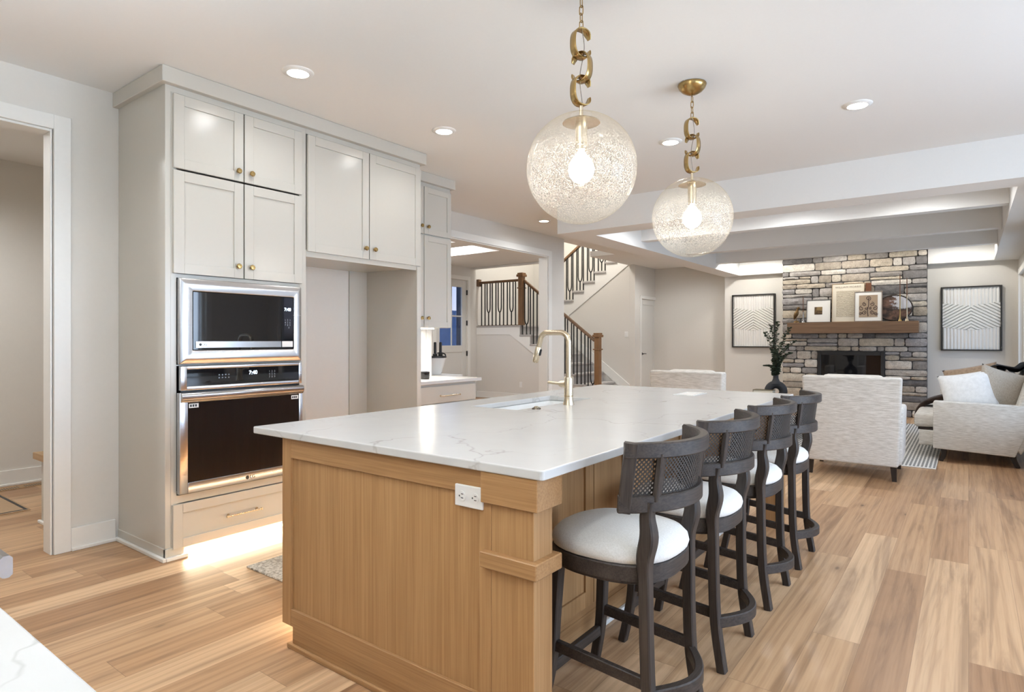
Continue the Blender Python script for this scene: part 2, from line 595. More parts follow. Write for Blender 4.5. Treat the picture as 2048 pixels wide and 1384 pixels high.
def text_mesh(name, s, size, mat, parent, origin, right, up, depth=0.0006, align='CENTER', spacing=1.0):
    cu = bpy.data.curves.new(name, 'FONT')
    cu.body = s; cu.size = size; cu.extrude = depth; cu.align_x = align; cu.align_y = 'CENTER'; cu.space_character = spacing
    tmp = bpy.data.objects.new(name, cu); COL.objects.link(tmp)
    dg = bpy.context.evaluated_depsgraph_get()
    me = bpy.data.meshes.new_from_object(tmp.evaluated_get(dg))
    bpy.data.objects.remove(tmp)
    r = Vector(right).normalized(); u = Vector(up).normalized(); n = r.cross(u)
    mx = Matrix(((r.x, u.x, n.x, origin[0]), (r.y, u.y, n.y, origin[1]), (r.z, u.z, n.z, origin[2]), (0, 0, 0, 1)))
    bm = nb(); bm.from_mesh(me); xform(bm, mx)
    return obj(name, bm, mat, parent)



# ================================================================ SETTING
ZC, ZS = 2.90, 2.566          # kitchen ceiling, living-room soffit
struct('floor', B(-10, 3.2, -1.6, 14.2, -0.06, 0), M['floor'])

bm = nb()
box(bm, -4.62, 2.9, -1.6, 4.85, ZC, ZC + .1)
box(bm, -5.30, 2.9, 4.85, 6.18, ZC, ZC + .1)
box(bm, -5.30, -3.94, 6.18, 10.3, ZC, ZC + .1)
box(bm, -5.83, -3.94, 10.3, 11.92, ZC, ZC + .1)
box(bm, -5.67, -3.94, 11.92, 13.3, ZC, ZC + .1)
struct('ceiling', bm, M['ceiling'])
# living-room soffit: a ring 0.33 wide round a sunken tray, its front a deep beam face
TX0, TX1, TY0, TY1 = -3.61, 0.325, 6.53, 12.28
FX0, FX1, FYF = -2.80, -0.545, 12.20      # fireplace
bm = nb()
box(bm, -3.94, 2.9, 6.18, TY0, ZS, ZC + .1)
box(bm, -3.94, TX0, TY0, 12.45, ZS, ZC + .1)
box(bm, TX1, 0.75, TY0, 12.45, ZS, ZC + .1)
box(bm, TX0, FX0 - .005, TY1, 12.45, ZS, ZC + .1)
box(bm, FX1 + .005, TX1, TY1, 12.45, ZS, ZC + .1)
struct('ceiling_soffit', bm, M['ceiling'])
struct('ceiling_tray', B(TX0, TX1, TY0, 12.45, 2.93, 3.0), M['ceiling'])
for y0, y1 in ((7.80, 7.955), (9.43, 9.585), (10.91, 11.065)):
    struct('ceiling_beam', B(TX0 + .001, TX1 - .001, y0, y1, 2.66, 2.929), M['ceiling'])

# kitchen left wall with the mudroom doorway
DH = 2.575
bm = nb()
box(bm, -4.56, -4.44, -1.6, 0.10, 0, ZC)
box(bm, -4.56, -4.44, 0.10, 1.295, DH, ZC)
box(bm, -4.56, -4.44, 1.295, 3.76, 0, ZC)
struct('wall_left', bm, M['wall'])
struct('wall_alcove', B(-4.74, -4.62, 3.70, 4.655, 0, ZC), M['wall'])
struct('wall_alcove_side', B(-4.62, -4.44, 3.752, 3.76, 0, ZC), M['wall'])
struct('wall_alcove_return', B(-5.30, -4.62, 4.66, 4.74, 0, ZC), M['wall'])
# wall with the wide cased opening to the foyer
bm = nb()
box(bm, -5.30, -5.14, 4.85, 5.05, 0, ZC)
box(bm, -5.30, -5.14, 5.05, 7.79, DH, ZC)
box(bm, -5.30, -5.14, 7.79, 8.256, 0, ZC)
struct('wall_foyer_opening', bm, M['wall'])


def casing(n, x, s, y0, y1, h, w=0.088, t=0.018, depth=0.14):
    """casing round an opening in a wall x=const; s=+1 faces +x"""
    bm = nb()
    box(bm, x, x + s * t, y0 - w, y0, 0, h + w) if s > 0 else box(bm, x + s * t, x, y0 - w, y0, 0, h + w)
    for a in ((y1, y1 + w, 0, h + w), (y0, y1, h, h + w)):
        lo, hi = (x, x + t) if s > 0 else (x - t, x)
        box(bm, lo, hi, a[0], a[1], a[2], a[3])
    # jamb lining
    lo, hi = (x - depth, x) if s > 0 else (x, x + depth)
    box(bm, lo, hi, y0, y0 + .015, 0, h); box(bm, lo, hi, y1 - .015, y1, 0, h); box(bm, lo, hi, y0 + .015, y1 - .015, h - .015, h)
    bevel(bm, 0.002, 1)
    return struct('trim_%d' % n, bm, M['trim'])


casing(1, -4.44, 1, 0.10, 1.30, DH, depth=0.12)
casing(2, -5.14, 1, 5.05, 7.795, DH, depth=0.16)


def baseboard(name, p0, p1, nrm, h=0.14, t=0.016):
    """p0,p1 ends on the wall face; nrm = outward normal (2D)"""
    bm = nb()
    def strip(th, z0, z1):
        a = Vector((p0[0], p0[1])); b = Vector((p1[0], p1[1])); n = Vector(nrm)
        lo = (min(a.x, b.x, a.x + n.x * th, b.x + n.x * th), max(a.x, b.x, a.x + n.x * th, b.x + n.x * th))
        hi = (min(a.y, b.y, a.y + n.y * th, b.y + n.y * th), max(a.y, b.y, a.y + n.y * th, b.y + n.y * th))
        box(bm, lo[0], lo[1], hi[0], hi[1], z0, z1)
    strip(t, 0, h); strip(t + .014, 0, .02)
    bevel(bm, 0.003, 1)
    return struct(name, bm, M['trim'])


baseboard('baseboard_left', (-4.44, 1.388), (-4.44, 1.635), (1, 0))
baseboard('baseboard_opening', (-5.14, 7.884), (-5.14, 8.256), (1, 0))

# mudroom
struct('wall_mudroom_far', B(-6.98, -6.86, -1.6, 3.0, 0, ZC), M['wall'])
struct('wall_mudroom_side', B(-6.86, -4.56, 2.9, 3.0, 0, ZC), M['wall'])
struct('ceiling_mudroom', B(-6.98, -4.56, -1.6, 3.0, ZC, ZC + .1), M['ceiling'])
baseboard('baseboard_mudroom', (-6.86, -1.6), (-6.86, 2.9), (1, 0))

# near wall behind the camera and kitchen right side with windows
bm = nb()
box(bm, -4.56, 2.72, -0.56, -0.44, 0, ZC)
struct('wall_near', bm, M['wall'])


def wall_windows_x(name, x0, x1, y0, y1, z1, wins):
    bm = nb(); ys = y0
    for a, b, c, d in wins:
        box(bm, x0, x1, ys, a, 0, z1)
        if c > 0: box(bm, x0, x1, a, b, 0, c)
        box(bm, x0, x1, a, b, d, z1)
        ys = b
    box(bm, x0, x1, ys, y1, 0, z1)
    return struct(name, bm, M['wall'])


nwin = [0]


def window_x(x, s, y0, y1, z0, z1, depth=0.12, mull=True):
    """window in a wall x=const, casing on the side s"""
    nwin[0] += 1
    w = 0.09; t = 0.02
    bm = nb()
    lo, hi = sorted((x, x + s * t))
    for a in ((y0 - w, y0, z0 - w, z1 + w), (y1, y1 + w, z0 - w, z1 + w), (y0, y1, z1, z1 + w), (y0, y1, z0 - w, z0)):
        box(bm, lo, hi, *a)
    xf0, xf1 = sorted((x - s * .04, x - s * .09))
    f = .05
    for a in ((y0, y0 + f, z0, z1), (y1 - f, y1, z0, z1), (y0 + f, y1 - f, z1 - f, z1), (y0 + f, y1 - f, z0, z0 + f)):
        box(bm, xf0, xf1, *a)
    if mull: box(bm, xf0, xf1, (y0 + y1) / 2 - .03, (y0 + y1) / 2 + .03, z0 + f, z1 - f)
    o = struct('window_%d' % nwin[0], bm, M['trim'])
    xm = (xf0 + xf1) / 2
    obj('pane', B(xm - .004, xm + .004, y0 + f, y1 - f, z0 + f, z1 - f), M['pane'], o)
    return o


wall_windows_x('wall_right', 2.60, 2.72, -0.56, 6.30, ZC, [(0.1, 2.3, .35, 2.4), (2.75, 5.05, .1, 2.4)])
window_x(2.60, -1, 0.1, 2.3, .35, 2.4)
window_x(2.60, -1, 2.75, 5.05, .1, 2.4)
wall_windows_x('wall_living_right', 0.63, 0.75, 6.18, 12.45, ZC, [(6.7, 8.4, .45, 2.3), (9.4, 12.1, .45, 2.3)])
window_x(0.63, -1, 6.7, 8.4, .45, 2.3)
window_x(0.63, -1, 9.4, 12.1, .45, 2.3)
bm = nb()
box(bm, 0.75, 1.2, 6.18, 6.30, 0, ZS); box(bm, 2.3, 2.6, 6.18, 6.30, 0, ZS); box(bm, 1.2, 2.3, 6.18, 6.30, 2.2, ZS); box(bm, 1.2, 2.3, 6.18, 6.30, 0, .3)
struct('wall_patio', bm, M['wall'])
bm = nb()
for a in ((1.2, 1.26, .3, 2.2), (2.24, 2.3, .3, 2.2), (1.26, 2.24, 2.14, 2.2), (1.26, 2.24, .3, .36)):
    box(bm, a[0], a[1], 6.2, 6.26, a[2], a[3])
nwin[0] += 1
wo = struct('window_%d' % nwin[0], bm, M['trim'])
obj('pane', B(1.26, 2.24, 6.226, 6.234, .36, 2.14), M['pane'], wo)

# living-room end wall, hall end, closet wall
struct('wall_fireplace', B(-3.94, 0.75, 12.45, 12.60, 0, ZC + .1), M['wall'])
struct('wall_living_return', B(-3.94, -3.82, 12.60, 13.2, 0, ZC), M['wall'])
struct('wall_hall_end', B(-5.79, -3.82, 13.13, 13.3, 0, ZC), M['wall'])
bm = nb()
box(bm, -5.79, -5.67, 11.95, 12.25, 0, ZC); box(bm, -5.79, -5.67, 12.25, 13.03, 2.19, ZC); box(bm, -5.79, -5.67, 13.03, 13.13, 0, ZC)
struct('wall_closet', bm, M['wall'])
baseboard('baseboard_fireplace_left', (-3.94, 12.45), (FX0 - .01, 12.45), (0, -1))
baseboard('baseboard_fireplace_right', (FX1 + .01, 12.45), (0.63, 12.45), (0, -1))
baseboard('baseboard_hall', (-5.67, 13.13), (-3.94, 13.13), (0, -1))

# closet door
bm = nb()
DX = -5.685
box(bm, DX - .035, DX - .012, 12.25, 13.03, 0.01, 2.19)
for a in ((12.25, 12.36, .01, 2.19), (12.92, 13.03, .01, 2.19), (12.36, 12.92, 2.07, 2.19), (12.36, 12.92, .01, .2)):
    box(bm, DX - .012, DX, *a)
bevel(bm, .003, 1)
d2 = struct('door_2', bm, M['door'])
bm = nb()
for a in ((12.185, 12.25, 0, 2.26), (13.03, 13.095, 0, 2.26), (12.25, 13.03, 2.195, 2.26)):
    box(bm, -5.67, -5.652, *a)
c_ = obj('casing', bevel(bm, .002, 1), M['trim'], d2)
for z in (0.3, 1.11, 1.96): obj('hinge', B(-5.684, -5.664, 13.022, 13.038, z - .05, z + .05), M['black'], d2)
bm = nb()
tube(bm, [(DX, 12.31, 1.0), (DX + .05, 12.31, 1.0)], .012)
tube(bm, smooth_path([(DX + .045, 12.30, 1.0), (DX + .05, 12.36, 1.003), (DX + .05, 12.43, 1.0)], 4), .009)
lathe_bm = lathe(nb(), [(0, 0), (.03, 0), (.03, .012), (0, .012)], 16)
obj('lever_handle', bm, M['black'], d2, 1.0)
xform(lathe_bm, Matrix.Translation((DX, 12.31, 1.0)) @ Matrix.Rotation(PI / 2, 4, 'Y'))
obj('rose', lathe_bm, M['black'], d2)

# foyer and stair well
XD = -9.0
bm = nb()
box(bm, XD - .15, XD, 4.0, 9.36, 0, 5.6); box(bm, XD - .15, XD, 9.36, 10.36, 2.63, 5.6); box(bm, XD - .15, XD, 10.36, 13.1, 0, 5.6)
struct('wall_front', bm, M['wall'])
struct('wall_stair_far', B(-9.15, -3.8, 12.98, 13.1, 0, 5.6), M['wall'])
struct('wall_foyer_near', B(-9.0, -5.3, 4.6, 4.75, 0, 3.1), M['wall'])
struct('ceiling_stairwell', B(-9.15, -3.8, 8.2, 13.3, 5.6, 5.7), M['ceiling'])
struct('wall_upper_hall', B(-3.90, -3.80, 8.256, 12.97, ZC + .101, 5.6), M['wall'])
struct('wall_upper_near', B(-6.65, -3.80, 8.15, 8.255, 3.351, 5.6), M['wall'])
struct('wall_mudroom_near', B(-6.98, -4.56, -1.7, -1.6, 0, ZC), M['wall'])
bm = nb()
box(bm, -9.0, -5.30, 4.6, 8.256, 3.25, 3.35); box(bm, -9.0, -6.75, 8.256, 8.80, 3.25, 3.35)
struct('ceiling_foyer', bm, M['ceiling'])
struct('ceiling_bulkhead', B(-8.999, -6.75, 8.80, 10.55, 2.93, 3.35), M['ceiling'])
struct('wall_stair_header', B(-9.0, -6.75, 10.551, 10.68, 2.99, 5.6), M['wall'])
struct('wall_stairwell_side', B(-6.749, -6.65, 8.256, 10.68, 2.93, 5.6), M['wall'])
struct('trim_3', bevel(B(-8.99, -6.76, 10.49, 10.549, 2.885, 2.929), .008, 2), M['trim'])
struct('ceiling_beam', B(-8.99, -5.31, 7.60, 8.03, 2.93, 3.249), M['ceiling'])
baseboard('baseboard_stair', (-9.0, 10.7), (-5.95, 10.7), (0, -1))
baseboard('baseboard_stair_wall', (-5.9, 11.95), (-5.67, 11.95), (0, -1))

# front door
bm = nb()
fx = XD - .02
d1 = None
box(bm, fx - .045, fx - .01, 9.36, 10.36, .01, 1.03)
for a in ((9.36, 9.50, .01, 2.63), (10.22, 10.36, .01, 2.63), (9.50, 10.22, 2.47, 2.63), (9.50, 10.22, 1.03, 1.18), (9.50, 10.22, .01, .25)):
    box(bm, fx - .045, fx, *a)
# glazing bars of the upper light
box(bm, fx - .035, fx - .005, 9.87, 9.895, 1.18, 2.47)
box(bm, fx - .034, fx - .006, 9.50, 10.22, 1.81, 1.84)
bevel(bm, .003, 1)
d1 = struct('door_1', bm, M['door'])
obj('pane', B(fx - .026, fx - .020, 9.50, 10.22, 1.18, 2.47), M['pane'], d1)
for z in (.33, 1.0, 1.68, 2.36): obj('hinge', B(XD - .02, XD + .006, 10.352, 10.376, z - .055, z + .055), M['black'], d1)
bm = nb()
for a in ((9.27, 9.36, 0, 2.72), (10.376, 10.46, 0, 2.72), (9.36, 10.376, 2.635, 2.72)): box(bm, XD, XD + .018, *a)
obj('casing', bevel(bm, .002, 1), M['trim'], d1)
# porch post and house front seen through the glass
struct('wall_porch', B(-14.2, -14.0, 12, 20, -.3, 2.3), paint('porch_siding', (0.24, 0.34, 0.52), 0.8, 0.2, 4))
struct('trim_porch', B(-10.75, -10.6, 11.95, 12.10, -.3, 3.4), paint('porch_post', (0.10, 0.10, 0.12), 0.7))

# ================================================================ CABINETS
XF = -3.76                         # face of the tall run


def shaker(xf, y0, y1, z0, z1, t=0.02, w=0.062, rec=0.010, ax='x'):
    """shaker door leaf facing +x: frame, recessed panel"""
    bm = nb()
    box(bm, xf - t, xf, y0, y0 + w, z0, z1); box(bm, xf - t, xf, y1 - w, y1, z0, z1)
    box(bm, xf - t, xf, y0 + w, y1 - w, z1 - w, z1); box(bm, xf - t, xf, y0 + w, y1 - w, z0, z0 + w)
    bevel(bm, .0016, 1)
    box(bm, xf - t, xf - rec, y0 + w - .001, y1 - w + .001, z0 + w - .001, z1 - w + .001)
    return bm


def knob(parent, x, y, z):
    bm = nb()
    prof = [(0, 0), (.008, 0), (.0075, .013), (.0165, .017), (.0190, .024), (.0145, .032), (0, .033)]
    lathe(bm, prof, 8)
    xform(bm, Matrix.Translation((x, y, z)) @ Matrix.Rotation(PI / 2, 4, 'Y'))
    return obj('knob', bm, M['brass'], parent)


def bar_pull(parent, x, y0, y1, z, r=.0055):
    bm = nb()
    tube(bm, [(x + .030, y0, z), (x + .030, y1, z)], r, 10)
    for y in (y0 + .02, y1 - .02):
        tube(bm, [(x, y, z), (x + .030, y, z)], r * .9, 8)
        lathe_ = lathe(nb(), [(0, 0), (.0095, 0), (.0095, .004), (0, .004)], 12)
        xform(lathe_, Matrix.Translation((x, y, z)) @ Matrix.Rotation(PI / 2, 4, 'Y'))
        me_ = bpy.data.meshes.new('t'); lathe_.to_mesh(me_); lathe_.free(); bm.from_mesh(me_); bpy.data.meshes.remove(me_)
    for y in (y0, y1):
        box(bm, x + .023, x + .037, y - .004, y + .004, z - .007, z + .007)
    return obj('bar_pull', bm, M['champagne'], parent, 1.0)


# --- tall oven cabinet
t = thing('oven_cabinet', 'tall greige cabinet housing the microwave and wall oven', 'cabinet', (-4.1, 2.10, 0))
bm = nb()
xb = XF - .02
box(bm, -4.438, xb, 1.655, 1.685, .055, 2.82)            # side panel
box(bm, -4.438, xb, 2.57, 2.606, .055, 2.82)
box(bm, -4.438, xb, 1.685, 2.57, 2.77, 2.82)
box(bm, -4.438, xb, 1.685, 2.57, 1.672, 1.695)
box(bm, -4.438, xb, 1.685, 2.57, 1.146, 1.152)
box(bm, -4.438, xb, 1.685, 2.57, .325, .372)
box(bm, -4.438, xb, 1.685, 2.57, .055, .075)
box(bm, -4.438, -4.42, 1.685, 2.57, .075, 2.77)
box(bm, xb - .02, xb + .0015, 1.6855, 1.718, .0755, 2.769)         # stiles beside the appliances
box(bm, xb - .02, xb + .0015, 2.552, 2.5695, .0755, 2.769)
obj('carcass', bm, M['cabinet'], t)
bm = nb()
box(bm, -4.438, XF - .005, 1.650, 1.665, .0, .07)
box(bm, XF - .03, XF - .012, 1.650, 1.76, 0, .07)
box(bm, -3.85, -3.835, 1.76, 2.604, 0, .06)
obj('toe_kick', bevel(bm, .002, 1), M['cabinet'], t)
bm = nb()
box(bm, -4.438, -3.752, 1.630, 1.650, 0, .022); box(bm, XF - .012, -3.748, 1.65, 1.775, 0, .022); box(bm, -3.835, -3.822, 1.775, 2.604, 0, .022)
obj('shoe_molding', bevel(bm, .004, 2), M['trim'], t)
for (y0, y1, z0, z1, ky, kz) in ((1.695, 2.129, 2.322, 2.762, 2.088, 2.383), (2.137, 2.565, 2.322, 2.762, 2.178, 2.383),
                                 (1.695, 2.129, 1.697, 2.310, 2.088, 1.772), (2.137, 2.565, 1.697, 2.310, 2.178, 1.772)):
    d = obj('door', shaker(XF, y0, y1, z0, z1), M['cabinet'], t)
    knob(d, XF, ky, kz)
d = obj('drawer', shaker(XF, 1.692, 2.565, .060, .322, w=.055), M['cabinet'], t)
bar_pull(d, XF, 2.005, 2.238, .190)

# --- fridge surround
t = thing('fridge_cabinet', 'greige cabinet with two doors over the empty refrigerator alcove', 'cabinet', (-4.1, 3.18, 0))
bm = nb()
box(bm, -4.438, xb, 3.695, 3.735, 0, 2.82)
box(bm, -4.438, xb, 2.607, 3.695, 1.915, 1.94)
box(bm, -4.438, xb, 2.607, 3.695, 2.77, 2.82)
box(bm, -4.438, -4.42, 2.607, 3.695, 1.94, 2.77)
box(bm, xb - .02, xb + .0015, 2.6075, 3.7345, 1.895, 1.945)
obj('carcass', bm, M['cabinet'], t)
obj('end_stile', bevel(B(xb, XF - .008, 3.69, 3.738, 0, 1.925), .002, 1), M['cabinet'], t)
for (y0, y1, ky) in ((2.611, 3.163, 3.122), (3.171, 3.728, 3.212)):
    d = obj('door', shaker(XF, y0, y1, 1.932, 2.762), M['cabinet'], t)
    knob(d, XF, ky, 2.012)
obj('scribe_strip', B(-4.438, -4.425, 3.50, 3.695, 0, 1.915), M['cabinet'], t)

# crown board over the tall run
bm = nb()
box(bm, -4.44, -3.735, 1.62, 3.77, 2.805, 2.899)
struct('trim_4', bevel(bm, .003, 1), M['cabinet'])
struct('trim_5', bevel(B(-4.62, -4.135, 3.772, 4.585, 2.808, 2.899), .003, 1), M['cabinet'])

# --- upper wall cabinet
t = thing('wall_cabinet', 'narrow greige wall cabinet with paired knobs over the small counter', 'cabinet', (-4.39, 4.16, 1.42))
XU = -4.16
bm = B(-4.62, XU - .02, 3.765, 4.55, 1.435, 2.81)
box(bm, -4.60, XU - .022, 3.765, 4.55, 1.42, 1.435)
obj('carcass', bm, M['cabinet'], t)
for (y0, y1, ky) in ((3.772, 4.163, 4.122), (4.171, 4.547, 4.212)):
    d = obj('door', shaker(XU, y0, y1, 2.315, 2.768, w=.055), M['cabinet'], t); knob(d, XU, ky, 2.385)
    d = obj('door', shaker(XU, y0, y1, 1.422, 2.303, w=.055), M['cabinet'], t); knob(d, XU, ky, 1.51)

# --- base cabinet and its counter
t = thing('base_cabinet', 'greige base cabinet with drawer beside the refrigerator alcove', 'cabinet', (-4.3, 4.29, 0))
obj('carcass', B(-4.60, -4.075, 3.765, 4.82, .09, .883), M['cabinet'], t)
obj('toe_kick', B(-4.60, -4.13, 3.765, 4.82, 0, .09), M['cabinet'], t)
d = obj('drawer', bevel(B(-4.075, -4.055, 3.78, 4.805, .695, .858), .002, 1), M['cabinet'], t)
bar_pull(d, -4.055, 4.26, 4.53, .765)
d = obj('drawer', shaker(-4.055, 3.78, 4.805, .395, .683), M['cabinet'], t); bar_pull(d, -4.055, 4.26, 4.53, .54)
d = obj('drawer', shaker(-4.055, 3.78, 4.805, .10, .383), M['cabinet'], t); bar_pull(d, -4.055, 4.26, 4.53, .24)
o = obj('countertop', bevel(B(-4.615, -4.018, 3.765, 4.855, .884, .915), .003, 2), M['quartz'])
tag(o, 'short white quartz counter on the greige drawer cabinet', 'countertop')
# under-cabinet strip light
o = obj('strip_light', B(-4.40, -4.37, 3.80, 4.52, 1.410, 1.4195), M['led'])
tag(o, 'slim strip light under the narrow wall cabinet', 'light')
area_light('strip_glow', (-4.38, 4.16, 1.405), (0, 0, 0), .05, .7, 7.0, (1, .93, .82))
# toe-kick strip under the tall run
o = obj('strip_light', B(-3.834, -3.81, 1.80, 2.55, .0475, .0545), M['led'])
tag(o, 'warm strip light glowing under the oven cabinet drawer', 'light')
area_light('toe_glow', (-3.80, 2.20, .046), (0, math.radians(-25), 0), .03, .85, 3.6, (1, .86, .62))

o = thing('candle_jar', 'small black jar on the short white counter', 'jar', (-4.29, 4.30, .915))
obj('jar', lathe(nb(), [(0, .0), (.048, 0), (.052, .012), (.052, .068), (.048, .068), (.047, .02), (0, .02)], 24, (-4.29, 4.30, .9155)), M['blackglass'], o, 1.0)
obj('rim', lathe(nb(), [(.047, .064), (.053, .064), (.053, .072), (.047, .072), (.047, .064)], 24, (-4.29, 4.30, .9155)), M['black'], o, 1.0)

# ================================================================ APPLIANCES
XA = XF + .012
YL, YR = 1.721, 2.549


def frame_x(bm, x0, x1, oy0, oy1, oz0, oz1, iy0, iy1, iz0, iz1):
    box(bm, x0, x1, oy0, iy0, oz0, oz1); box(bm, x0, x1, iy1, oy1, oz0, oz1)
    box(bm, x0, x1, iy0, iy1, iz1, oz1); box(bm, x0, x1, iy0, iy1, oz0, iz0)


t = thing('microwave', 'built-in stainless microwave in the tall greige cabinet', 'microwave', (-3.95, 2.135, 1.154))
bm = nb()
# bowed trim surround: slopes back towards the door on all four sides
o_ = [(YL, 1.154), (YR, 1.154), (YR, 1.671), (YL, 1.671)]
m_ = [(YL + .035, 1.189), (YR - .035, 1.189), (YR - .035, 1.636), (YL + .035, 1.636)]
i_ = [(1.797, 1.238), (2.484, 1.238), (2.484, 1.594), (1.797, 1.594)]
rings = []
for pts, x in ((o_, XF - .012), (o_, XA), (m_, XA + .012), (i_, XA + .008), (i_, XF - .012)):
    rings.append([bm.verts.new((x, p[0], p[1])) for p in pts])
for a, b in zip(rings, rings[1:]):
    for i in range(4): bm.faces.new((a[i], a[(i + 1) % 4], b[(i + 1) % 4], b[i]))
obj('trim_kit', bevel(bm, .006, 3, .1), M['steel'], t, 0.9)
obj('housing', B(-4.35, XF - .012, 1.74, 2.53, 1.175, 1.65), M['black'], t)
d = obj('door', bevel(B(XF - .012, XA + .004, 1.799, 2.390, 1.240, 1.592), .002, 1), M['blackglass'], t)
obj('door_strip', bevel(B(XA + .004, XA + .007, 1.815, 2.388, 1.252, 1.292), .001, 1), M['steelh'], d)
text_mesh('logo', 'LG', .022, M['black'], d, (XA + .0075, 1.868, 1.272), (0, 1, 0), (0, 0, 1))
lb = lathe(nb(), [(0, 0), (.0085, 0), (.0085, .0006), (0, .0006)], 20); xform(lb, Matrix.Translation((XA + .007, 1.842, 1.272)) @ Matrix.Rotation(PI / 2, 4, 'Y'))
obj('logo_disc', lb, M['black'], d)
p = obj('control_panel', bevel(B(XF - .012, XA + .004, 2.392, 2.482, 1.240, 1.592), .002, 1), M['blackglass'], t)
obj('panel_strip', bevel(B(XA + .004, XA + .007, 2.394, 2.476, 1.252, 1.292), .001, 1), M['plate'], p)
text_mesh('clock', '7:40', .030, M['display'], p, (XA + .0045, 2.437, 1.508), (0, 1, 0), (0, 0, 1))
text_mesh('keypad', '1  2  3\n4  5  6\n7  8  9\n    0', .017, M['steelh'], p, (XA + .0045, 2.437, 1.41), (0, 1, 0), (0, 0, 1))

t = thing('wall_oven', 'stainless wall oven with black glass door below the microwave', 'oven', (-3.95, 2.135, .375))
obj('housing', B(-4.35, XF - .014, 1.74, 2.53, .39, 1.13), M['black'], t)
bm = nb(); frame_x(bm, XF - .014, XA + .008, YL + .004, YR - .002, .998, 1.144, 1.762, 2.523, 1.022, 1.124)
pf = obj('control_panel', bevel(bm, .004, 2), M['steel'], t, 0.7)
g_ = obj('panel_glass', B(XF - .014, XA + .004, 1.762, 2.523, 1.022, 1.124), M['blackglass'], pf)
text_mesh('clock', '7:40', .034, M['display'], pf, (XA + .0045, 2.185, 1.088), (0, 1, 0), (0, 0, 1))
text_mesh('keypad', '1  2  3\n4  5  6\n7  8  9', .018, M['steelh'], pf, (XA + .0045, 2.32, 1.073), (0, 1, 0), (0, 0, 1))
text_mesh('mode_keys', '=  =  =  =\n=  =  =  =', .018, M['steelh'], pf, (XA + .0045, 1.99, 1.073), (0, 1, 0), (0, 0, 1))
bm = nb(); frame_x(bm, XF - .014, XA + .014, YL - .004, YR, .382, .986, 1.765, 2.520, .447, .925)
d = obj('door', bevel(bm, .004, 2), M['steel'], t, 0.7)
obj('door_glass', B(XF - .014, XA + .008, 1.765, 2.520, .447, .925), M['blackglass'], d)
# full-width bowed grip along the top of the door
bm = nb()
pr = [(XA + .014, .926), (XA + .022, .930), (XA + .034, .946), (XA + .036, .970), (XA + .028, .982), (XA + .014, .986)]
prism(bm, [(p_[0], p_[1]) for p_ in pr], 1, YL, YR)
obj('handle', bevel(bm, .004, 2, .3), M['steelh'], d, 0.9)
text_mesh('logo', 'LG', .030, M['black'], d, (XA + .0147, 2.175, .412), (0, 1, 0), (0, 0, 1))
lb = lathe(nb(), [(0, 0), (.012, 0), (.012, .0006), (0, .0006)], 20); xform(lb, Matrix.Translation((XA + .0142, 2.140, .412)) @ Matrix.Rotation(PI / 2, 4, 'Y'))
obj('logo_disc', lb, M['black'], d)
for (y0, y1, z0, z1) in ((1.773, 1.830, .892, .918), (2.463, 2.516, .892, .918)):
    s_ = obj('sticker', B(XA + .008, XA + .0088, y0, y1, z0, z1), M['plate'], d)
    bm = nb()
    for k_ in range(3):
        yy = y0 + .006 + k_ * (y1 - y0 - .012) / 3
        box(bm, XA + .0088, XA + .0092, yy, yy + .010, z0 + .006, z1 - .006)
    obj('sticker_print', bm, M['black'], s_)
obj('vent_gap', B(XF - .014, XF - .003, YL + .006, YR - .004, .374, .3815), M['black'], t)

# ================================================================ ISLAND
IX0, IX1, IY0, IY1 = -2.362, -1.36, 1.512, 4.66
t = thing('kitchen_island', 'long oak island with a panelled end and square corner posts', 'island', (-1.75, 3.08, 0))
bm = nb()
box(bm, IX0, IX1, IY0 + .02, IY1 - .02, .088, .884)
# carve room for the sink: build the carcass as a shell instead of a block
bm.free(); bm = nb()
box(bm, IX0, IX0 + .02, IY0 + .02, IY1 - .02, .088, .884); box(bm, IX1 - .02, IX1, IY0 + .02, IY1 - .02, .088, .884)
box(bm, IX0 + .02, IX1 - .02, IY1 - .04, IY1 - .02, .088, .884); box(bm, IX0 + .02, IX1 - .02, IY0 + .02, IY1 - .04, .088, .108)
box(bm, IX0 + .02, IX1 - .02, 2.60, 2.62, .108, .884); box(bm, IX0 + .02, IX1 - .02, 3.63, 3.65, .108, .884)
obj('carcass', bm, M['oak'], t)
# end panel: two stiles, top rail, bottom rail down to the floor with a notch at the toe
yb, yf = IY0 + .02, IY0
obj('end_stile', bevel(B(IX0, IX0 + .062, yf, yb, .088, .884), .0015, 1), M['oak'], t)
obj('end_stile', bevel(B(-1.262, -1.2125, yf, yb, .16, .80), .0015, 1), M['oak'], t)
obj('end_rail', bevel(B(IX0 + .062, -1.2125, yf, yb, .80, .884), .0015, 1), M['oakh'], t)
bm = nb()
prism(bm, [(IX0 + .062, .16), (IX0 + .062, .088), (IX0 + .075, .088), (IX0 + .075, .0), (-1.2125, 0), (-1.2125, .16)], 1, yf, yb)
obj('end_rail', bevel(bm, .0015, 1), M['oakh'], t)
obj('end_panel', B(IX0 + .06, -1.26, yf + .011, yb, .158, .802), M['oak'], t)
obj('base_strip', bevel(B(IX0 + .052, -1.06, IY0 - .013, IY0, 0, .022), .004, 2), M['oakh'], t)


